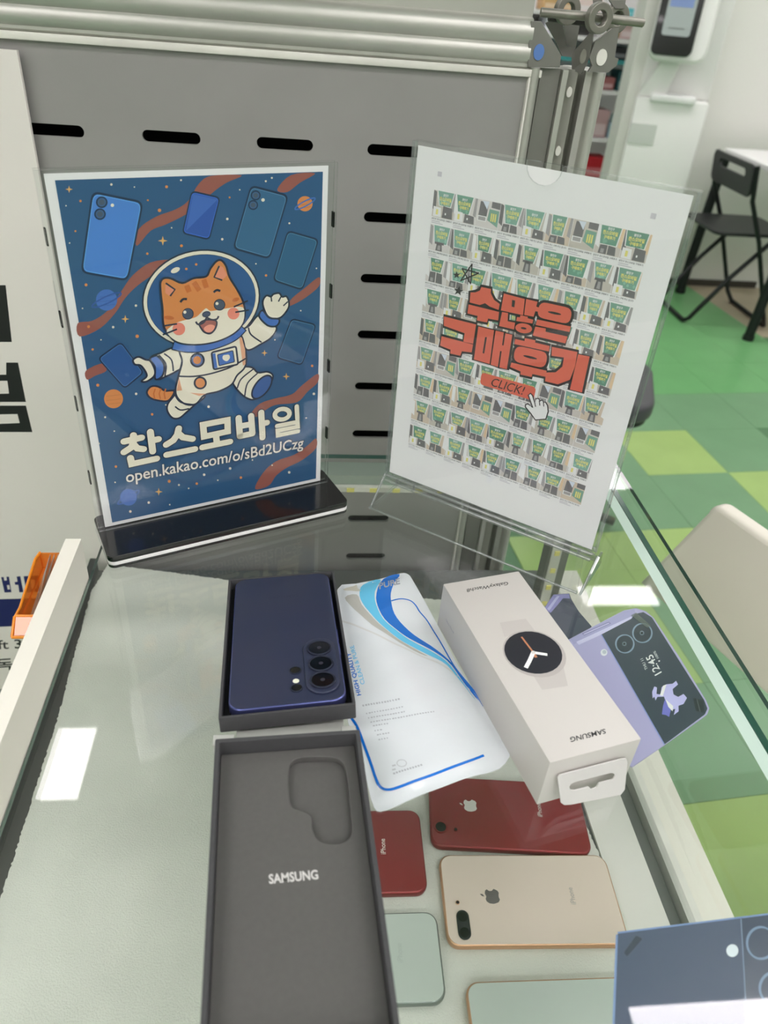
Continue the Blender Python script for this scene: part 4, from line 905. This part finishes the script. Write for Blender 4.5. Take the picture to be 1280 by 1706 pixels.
P.stroke([(806, 522), (791, 905)], .0012, ob((110, 132, 172), 1.4), 2); P.stroke([(808, 516), (1420, 440)], .0010, ob((110, 132, 172), 1.4), 2)
P.fill([(866, 525), (886, 535), (838, 590), (828, 578)], ob((48, 56, 70)), 2); P.build('printed_face', M['printgloss'], t)

# ------------------------------------------------------------------ phones lying inside the case
ZP = ZF+.0085
APB = [(0, .30), (.18, .38), (.36, .33), (.44, .22), (.33, .08), (.34, -.08), (.46, -.2), (.36, -.42), (.22, -.5), (.08, -.45), (-.06, -.45), (-.2, -.5), (-.36, -.38), (-.45, -.1), (-.42, .16), (-.3, .33), (-.14, .37)]
APL = [(0, .42), (.02, .56), (.16, .68), (.15, .52)]
def case_phone(label, C, yaw, L, W, back, frm, logo=None, word=None, cams=(), pill=None, lcol=(200, 198, 192), wcol=(190, 188, 182), tz=0):
    """long axis along local x, the camera end towards -x"""
    X = Vector((math.cos(yaw), math.sin(yaw), 0)); Mx = frame((C.x, C.y, ZP+tz), X, (-X.y, X.x, 0))
    t = thing('smartphone', label, 'phone', (C.x, C.y, ZF))
    slab('frame', [rrect(L, W, .0105, 6)], .0075, frm, t, Mx @ Matrix.Translation((0, 0, -.0078)), bevel=.0022)
    slab('back_glass', [rrect(L-.003, W-.003, .0095, 6)], .0005, back, t, Mx @ Matrix.Translation((0, 0, -.0006)), bevel=.0002)
    P = Print(Mx, c8, step=2e-5)
    if logo:
        a, b = P.cv(logo); s = .0145
        for pts in (APB, APL): P.raw([(a-y*s, b+x*s) for x, y in pts], geometry.tessellate_polygon([[Vector((a-y*s, b+x*s, 0)) for x, y in pts]]), ob(lcol), 1)
    if word:
        a, b = P.cv(word); V, T, _ = textmesh('iPhone', .006); P.raw([(a-.0022+(1-y)*.0045-.0005, b-.0075+x*.015) if False else (a+.0023-y*.0046, b-.0075+x*.015) for x, y in V], T, ob(wcol), 1)
    if P.V: P.build('marking', M['print'], t)
    for p, r in cams:
        a, b = P.cv(p); disc('lens_ring', a, b, 0, .0012, r, frm, t, Mx, .0002, r*.8); disc('lens', a, b, 0, .0009, r*.82, M['lens'], t, Mx, .0002)
    if pill:
        a, b = P.cv(pill[0]); pm = slab('camera_pill', [rrect(.0108, .0245, .0053, 6, a, b)], .001, mat('pill', (40, 42, 44), .3, metal=.4), t, Mx, bevel=.0003)
        for s_ in (-1, 1): disc('lens', a, b+s_*.0065, .0008, .0014, .0042, M['lens'], pm, Mx, .0002)
    return t
def pzp(x, y): q = c8(x, y); return pz(*q, ZP)
mat('red_back', (122, 32, 38), .22, coat=.4); mat('red_frame', (120, 34, 38), .3, metal=.5); mat('gold_back', (206, 192, 178), .22, coat=.4); mat('gold_frame', (190, 150, 118), .3, metal=.6); mat('silver_back', (180, 190, 182), .22, coat=.4); mat('silver_frame', (120, 128, 124), .3, metal=.7)
q = [pzp(245, 266), pzp(754, 270), pzp(846, 552), pzp(298, 562)]; C = (q[0]+q[1]+q[2]+q[3])/4
case_phone('pale gold smartphone with two-lens camera inside the case', C, math.atan2((q[1]-q[0]).y+(q[2]-q[3]).y, (q[1]-q[0]).x+(q[2]-q[3]).x), .1555, .0805, M['gold_back'], M['gold_frame'], (412, 402), (664, 400), (((306, 422), .0018),), ((325, 492),), (92, 88, 86), (150, 146, 140))
a, b = pzp(224, 243), pzp(697, 268); yv = math.atan2((b-a).y, (b-a).x); C = a+(b-a).normalized()*.0752+Vector((-math.sin(yv), math.cos(yv), 0))*.0378
case_phone('red smartphone with one camera under the corner of the pouch', C, yv, .1509, .0757, M['red_back'], M['red_frame'], (343, 117), (562, 130), (((253, 185), .0062), ((300, 193), .0018)))
a, b = pzp(186, 128), pzp(215, 390); d = (a-b).normalized(); yv = math.atan2(d.y, d.x)-math.pi/2; X = Vector((math.cos(yv), math.sin(yv), 0)); C = (a+b)/2-X*.0755
case_phone('red smartphone partly hidden under the dark grey lid', C, yv, .1509, (a-b).length, M['red_back'], M['red_frame'], None, (72, 245), wcol=(226, 218, 210))
a, b = pzp(240, 447), pzp(274, 734); d = (a-b).normalized(); yv = math.atan2(d.y, d.x)-math.pi/2; X = Vector((math.cos(yv), math.sin(yv), 0)); C = (a+b)/2-X*.0718
case_phone('silver smartphone partly hidden under the dark grey lid', C, yv, .1436, (a-b).length, M['silver_back'], M['silver_frame'], None, (124, 578), wcol=(160, 170, 164))
a, b = pzp(328, 668), pzp(800, 652); yv = math.atan2((b-a).y, (b-a).x); C = a+(b-a).normalized()*.079-Vector((-math.sin(yv), math.cos(yv), 0))*.039
case_phone('silver smartphone with gold rim at the bottom of the case', C, yv, .158, .078, M['silver_back'], M['gold_frame'])

# ------------------------------------------------------------------ orange tray beside the ledge board
OX0, OX1 = -.2185, -.1925
glass('orange_plastic', (1.0, .42, .10), f0=.05, white=0); M['orange_plastic'].node_tree.nodes['Transparent BSDF'].inputs[0].default_value = (1, .6, .28, 1)
nt = M['orange_plastic'].node_tree
dn = nt.nodes.new('ShaderNodeBsdfDiffuse'); dn.inputs[0].default_value = (.95, .36, .05, 1); m2 = nt.nodes.new('ShaderNodeMixShader'); m2.inputs[0].default_value = .35
mxn = [n for n in nt.nodes if n.type == 'MIX_SHADER' and n != m2][0]; tn = nt.nodes['Transparent BSDF']
nt.links.new(tn.outputs[0], m2.inputs[1]); nt.links.new(dn.outputs[0], m2.inputs[2]); nt.links.new(m2.outputs[0], mxn.inputs[1])
tr = thing('plastic_tray', 'translucent orange plastic tray beside the off-white ledge board', 'tray', (-.208, .48, GL))
L_ = [pxx(*p, OX0) for p in ((20, 1063), (24, 1027), (32, 1012), (57, 932), (64, 923))]
for q in L_: q.z = max(q.z, GL+.0012)
yf = max(q.y for q in L_)+.002; y0t = L_[0].y; z0t = GL+.0008
prof_ = [(y0t, z0t), (L_[1].y, L_[1].z), (L_[2].y, L_[2].z), (L_[3].y, L_[3].z), (yf, L_[4].z), (yf, z0t)]
def xwall(name, x, th): 
    k = len(prof_); return poly(name, [(x, y, z) for y, z in prof_]+[(x+th, y, z) for y, z in prof_], [tuple(range(k)), tuple(range(2*k-1, k-1, -1))]+[(i, (i+1) % k, k+(i+1) % k, k+i) for i in range(k)], M['orange_plastic'], tr)
xwall('side', OX0, .0012); xwall('side', OX1-.0012, .0012)
box('tray_floor', (OX0, y0t, z0t), (OX1, yf, z0t+.0012), M['orange_plastic'], tr); poly('tray_front', [(OX0, y0t, z0t), (OX1, y0t, z0t), (OX1, L_[1].y, L_[1].z), (OX0, L_[1].y, L_[1].z), (OX0, y0t+.0012, z0t), (OX1, y0t+.0012, z0t), (OX1, L_[1].y+.0012, L_[1].z), (OX0, L_[1].y+.0012, L_[1].z)], BF, M['orange_plastic'], tr); box('tray_back', (OX0, yf-.0012, z0t), (OX1, yf, L_[4].z), M['orange_plastic'], tr)
mat('orange_rim', (255, 132, 20), .3, coat=.3)
tube('rim', [(OX0+.0006, y, z) for y, z in prof_[1:5]], .0011, M['orange_rim'], tr); tube('rim', [(OX0, L_[1].y+.0006, L_[1].z), (OX1, L_[1].y+.0006, L_[1].z)], .0011, M['orange_rim'], tr)
tube('rim', [(OX0, y0t, z0t+.001), (OX1, y0t, z0t+.001)], .0013, M['orange_rim'], tr); tube('rim', [(OX0, y0t, z0t+.001), (OX0, L_[1].y, L_[1].z)], .0011, M['orange_rim'], tr)
box('hook', (OX1-.0012, .47, GL+.034), (PX+.0012, .50, GL+.0424), M['orange_plastic'], tr) if 0 else None
for k in range(3):
    x = OX0+.008+k*.003; o = poly('plastic_sleeve', [(x, y0t+.012, z0t+.002), (x+.0003, y0t+.012, z0t+.002), (x+.006, min(yf-.004, .500), z0t+.002), (x+.0063, min(yf-.004, .500), z0t+.002), (x+.008, y0t+.02, z0t+.016), (x+.0083, y0t+.02, z0t+.016), (x+.010, min(yf-.004, .500), z0t+.034), (x+.0103, min(yf-.004, .500), z0t+.034)], [(0, 2, 6, 4), (1, 5, 7, 3), (0, 1, 3, 2), (4, 6, 7, 5), (0, 4, 5, 1), (2, 3, 7, 6)], M['acrylic_edge'])
    tag(o, ('clear plastic sleeve in the orange tray, farthest from the white board', 'clear plastic sleeve in the middle of the orange tray', 'clear plastic sleeve in the orange tray, nearest the white board')[k], 'sleeve', 'clear sleeves in the orange tray')
# ------------------------------------------------------------------ white chair by the counter
mat('chair_white', (210, 204, 194), .4, k=1.4); mat('chair_leg', (190, 190, 188), .3, metal=.6)
wch = thing('side_chair', 'off-white plastic chair with tapered backrest beside the glass counter', 'chair', (.66, .6, 0))
ce = Vector((.37, -.93, 0)).normalized(); cn = Vector((.93, .37, 0)).normalized(); CT = Vector((.53, .77, .79))
MCH = frame(CT, ce, UP)               # x along the back towards the camera, y up, z towards the counter
bw = .40
bo = [(-.064, -.190), (bw+.064, -.190)]+[(bw-.018+.018*math.cos(math.radians(t))+.002, -.018+.018*math.sin(math.radians(t))) for t in range(0, 91, 15)]+[(.018-.018*math.cos(math.radians(t)), -.018+.018*math.sin(math.radians(t))) for t in range(90, -1, -15)]
slab('backrest', [bo], .024, M['chair_white'], wch, MCH @ Matrix.Translation((0, 0, -.024)), bevel=.007)
so = CT+ce*.37+cn*.27
slab('seat', [rrect(.34, .34, .06, 6)], .03, M['chair_white'], wch, frame((so.x, so.y, .43), ce, cn), bevel=.008)
for s_ in (.26, bw-.02):
    a_ = CT+ce*s_+cn*.012; tube('back_post', [(a_.x, a_.y, .62), (a_.x, a_.y, .52), (a_.x+cn.x*.10, a_.y+cn.y*.10, .446)], .011, M['chair_leg'], wch)
for s_ in (.36, .52):
    for d_ in (.14, .42):
        a_ = CT+ce*s_+cn*d_; tube('leg', [(a_.x, a_.y, .432), (a_.x, a_.y, 0)], .011, M['chair_leg'], wch)

# ------------------------------------------------------------------ dark padded stool
st_ = [pz(*p, .47) for p in ((1102, 655), (1065, 682), (1083, 615))]
mat('padding', (66, 66, 70), .45, bump=(80, .1, .003)); 
cxs, cys = st_[0].x-.19, st_[0].y+.11
stl = thing('padded_stool', 'dark grey padded stool showing past the right sign', 'stool', (cxs, cys, 0))
Ms = Matrix.Translation((cxs, cys, .425)) @ Matrix.Rotation(math.radians(-20), 4, 'Z')
slab('seat_pad', [rrect(.40, .36, .09, 8)], .05, M['padding'], stl, Ms, bevel=.014)
slab('seat_board', [rrect(.38, .34, .08, 8)], .012, M['blackplastic'], stl, Ms @ Matrix.Translation((0, 0, -.0125)))
tube('column', [(cxs, cys, .05), (cxs, cys, .414)], .025, M['blackplastic'], stl, 14)
for k in range(5):
    a = k*2*math.pi/5+.9; tube('foot', [(cxs, cys, .06), (cxs+.2*math.cos(a), cys+.2*math.sin(a), .02)], .014, M['blackplastic'], stl)

# ------------------------------------------------------------------ table with black legs
mat('table_white', (226, 226, 222), .35); mat('blackmetal', (24, 26, 28), .4, metal=.2)
tb = thing('meeting_table', 'white table with black metal legs against the white wall', 'table', (2.6, 3.68, 0))
A, B = pz(1133, 487, 0), pz(1246, 566, 0)
slab('tabletop', [rrect(1.6, .72, .02, 4, 2.92, 3.68)], .025, M['table_white'], tb, Matrix.Translation((0, 0, .715)), bevel=.003)
for q in (A, B):
    tube('leg', [(q.x, q.y, .02), (q.x+.09, q.y, .715)] if 0 else [(q.x, q.y, .02), (q.x+.03, q.y+(.0), .715)], .024, M['blackmetal'], tb, 10); tube('foot', [(q.x, q.y, 0), (q.x, q.y, .022)], .028, M['blackmetal'], tb, 10)
for y in (A.y, B.y): tube('leg', [(3.6, y, 0), (3.58, y, .715)], .024, M['blackmetal'], tb, 10)
# ------------------------------------------------------------------ black folding chair
fc = thing('folding_chair', 'black folding chair with slotted backrest tucked at the white table', 'chair', (2.1, 3.69, 0))
ya, yb = 3.50, 3.90; bk = M['blackmetal']
XT, XB = 2.02, 2.34     # back rail: top, front foot
def P3(x, y, z): return Vector((x, y, z))
tube('back_rail', [P3(XT, yb, .75), P3(XT+.03, yb, .6), P3(XT+.13, yb, .42), P3(XB-.03, yb, .06), P3(XB, yb-.02, .012), P3(XB, (ya+yb)/2, .012), P3(XB, ya+.02, .012), P3(XB-.03, ya, .06), P3(XT+.13, ya, .42), P3(XT+.03, ya, .6), P3(XT, ya, .75)], .0115, bk, fc)
tube('rear_leg', [P3(2.24, yb-.03, .43), P3(2.08, yb-.03, .24), P3(1.935, yb-.03, .03), P3(1.92, yb-.05, .012), P3(1.92, ya+.05, .012), P3(1.935, ya+.03, .03), P3(2.08, ya+.03, .24), P3(2.24, ya+.03, .43)], .0115, bk, fc)
Mb = frame((XT+.010, (ya+yb)/2, .66), (.0, -1, 0), (-.16, 0, 1))
slab('backrest', [rrect(.40, .14, .03, 6, 0, .025), rrect(.26, .035, .017, 6, 0, .05)], .014, M['blackplastic'], fc, Mb, bevel=.003)
slab('seat', [rrect(.40, .38, .05, 6, 2.13, (ya+yb)/2)], .016, M['blackplastic'], fc, Matrix.Translation((0, 0, .44)), bevel=.005)
# ------------------------------------------------------------------ kiosk
mat('kiosk_white', (222, 222, 216), .35, k=1.3); mat('kiosk_grey', (196, 198, 194), .4, k=1.3)
KY = 3.95
KX = .06
kk = thing('service_kiosk', 'white standing kiosk with tilted black-framed touch screen', 'kiosk', (1.85, 4.05, 0))
xl, xr2 = py(1028, 300, KY).x, py(1152, 250, KY).x; zl = py(1090, 158, KY).z
box('lower_body', (xl, KY, 0), (xr2, 4.155, zl-.02), M['kiosk_white'], kk, bevel=.012)
box('upper_body', (py(1062, 100, 4.06).x, 4.06, zl-.02), (xr2, 4.155, 2.1), M['kiosk_white'], kk, bevel=.012)
xt0, xt1 = py(1082, 160, KY).x, py(1152, 168, KY).x
box('ledge', (xt0, KY-.02, zl-.035), (xt1, 4.06, zl), M['table_white'], kk, bevel=.01)
wx = py(1040, 160, KY).x
poly('side_wing', [(xl, KY+.02, zl-.02), (xl+.13, KY+.02, zl-.02), (xl+.20, KY+.02, zl+.28), (xl+.15, KY+.02, zl+.28), (xl, KY+.10, zl-.02), (xl+.13, KY+.10, zl-.02), (xl+.20, KY+.10, zl+.28), (xl+.15, KY+.10, zl+.28)], BF, M['kiosk_white'], kk, bevel=.01)
sc0, sc1 = py(1084, 93, KY-.06), py(1150, 104, KY-.06); 
sw = (py(1148, 90, KY-.06).x-py(1088, 80, KY-.06).x)*1.05
Mk = frame((sc0.x+sw/2+.012, KY-.06, sc0.z), (1, 0, 0), (.0, .10, 1))
slab('screen_housing', [rrect(sw+.075, .62, .05, 6, .032, .29)], .09, M['kiosk_white'], kk, Mk @ Matrix.Translation((0, 0, -.092)), bevel=.012)
slab('screen_bezel', [rrect(sw, .58, .028, 6, 0, .292)], .012, M['blackgloss'], kk, Mk, bevel=.003)
emit('display', (.66, .76, .72), .16)
M['display'].node_tree.nodes['Principled BSDF'].inputs['Base Color'].default_value = (.25, .28, .27, 1)
dsp = slab('display', [rrect(sw*.68, .42, .012, 4, .002, .29)], .0015, M['display'], kk, Mk @ Matrix.Translation((0, 0, .0122)))
PK = Print(Mk @ Matrix.Translation((0, 0, .014)), None, step=2e-4); 
PK.fill([(-sw*.28, .19), (sw*.28, .19), (sw*.28, .36), (-sw*.28, .36)], ob((120, 140, 186)), 1); PK.fill(ell(-.03, .27, .025, .04), ob((180, 186, 210)), 2); PK.fill(ell(.045, .27, .022, .04), ob((176, 160, 160)), 2); PK.fill([(-.035, .105), (.035, .105), (.035, .112), (-.035, .112)], ob((120, 126, 122)), 1)
PK.build('screen_picture', M['print'], dsp)
pa, pb, pc_, pd = (py(*p, KY) for p in ((1053, 198), (1092, 211), (1085, 245), (1045, 228)))
slab('hatch', [[(pa.x, pb.z), (pb.x, pb.z), (pb.x, pc_.z), (pa.x, pc_.z)]], .006, M['kiosk_grey'], kk, Matrix(((1, 0, 0, 0), (0, 0, -1, KY+.002), (0, 1, 0, 0), (0, 0, 0, 1))), bevel=.001)
kk.rotation_euler = (0, 0, math.radians(-20)); kk.location.x += KX
# ------------------------------------------------------------------ shop shelves far behind
SY = 5.0
sh_ = thing('shop_shelf', 'white shop shelf unit far behind the kiosk', 'shelf', (1.45, SY+.2, 0))
xs0, xs1 = py(960, 150, SY).x-.5, py(1075, 150, SY).x+.25
box('side_panel', (xs0-.02, SY, 0), (xs0, SY+.4, 2.2), M['table_white'], sh_); box('back_panel', (xs0, SY+.4, 0), (xs1, SY+.42, 2.2), M['table_white'], sh_)
BY = {300: None, 232: None, 152: None, 100: 1, 64: None, 26: None}
for yy, kind in BY.items():
    z = py(1020, yy, SY).z; BY[yy] = z; box('shelf_board', (xs0, SY, z-.02), (xs1, SY+.4, z), mat('teal_board', (60, 150, 152), .5) if kind else M['table_white'], sh_)
goods = [(26, 906, 956, 24, (196, 160, 110), 'tan carton'), (26, 960, 1004, 26, (222, 205, 200), 'cream carton'), (26, 1036, 1060, 15, (92, 190, 196), 'teal carton'),
         (64, 908, 955, 26, (214, 214, 226), 'wrapped white parcel'), (64, 998, 1015, 28, (226, 222, 226), 'white carton'), (64, 1018, 1033, 25, (206, 210, 70), 'yellow green carton'), (64, 1036, 1058, 26, (206, 182, 180), 'pink carton'),
         (100, 1008, 1048, 22, (26, 30, 34), 'black carton'), (152, 998, 1026, 22, (146, 92, 90), 'dusty red packet'), (152, 1030, 1046, 34, (30, 74, 78), 'dark teal carton'),
         (232, 985, 1012, 46, (176, 146, 146), 'mauve cushion pack'), (232, 1015, 1027, 26, (150, 178, 190), 'pale blue packet'), (232, 1029, 1044, 36, (92, 168, 178), 'tall teal packet'), (300, 972, 1010, 34, (172, 22, 34), 'bright red bag')]
for k, (yy, xa1, xb1, hpx, col, nm) in enumerate(goods):
    zb_ = BY[yy]; x_0, x_1 = py(xa1, yy, SY).x, py(xb1, yy, SY).x; hh = py(xa1, yy-hpx, SY).z-py(xa1, yy, SY).z
    g = thing('shop_goods', nm+' standing on the far white shop shelf', 'package', ((x_0+x_1)/2, SY+.12, zb_), 'goods on the far shelf')
    box('pack', (x_0, SY+.04, zb_+.0005), (x_1, SY+.2, zb_+hh), mat('goods%d' % k, col, .5), g, bevel=.006)
    box('pack_label', (x_0+.01, SY+.0385, zb_+.012), (x_1-.012, SY+.0398, zb_+.5*hh), mat('goodsl%d' % k, tuple(min(255, int(c*.6+95)) for c in col), .5), g)
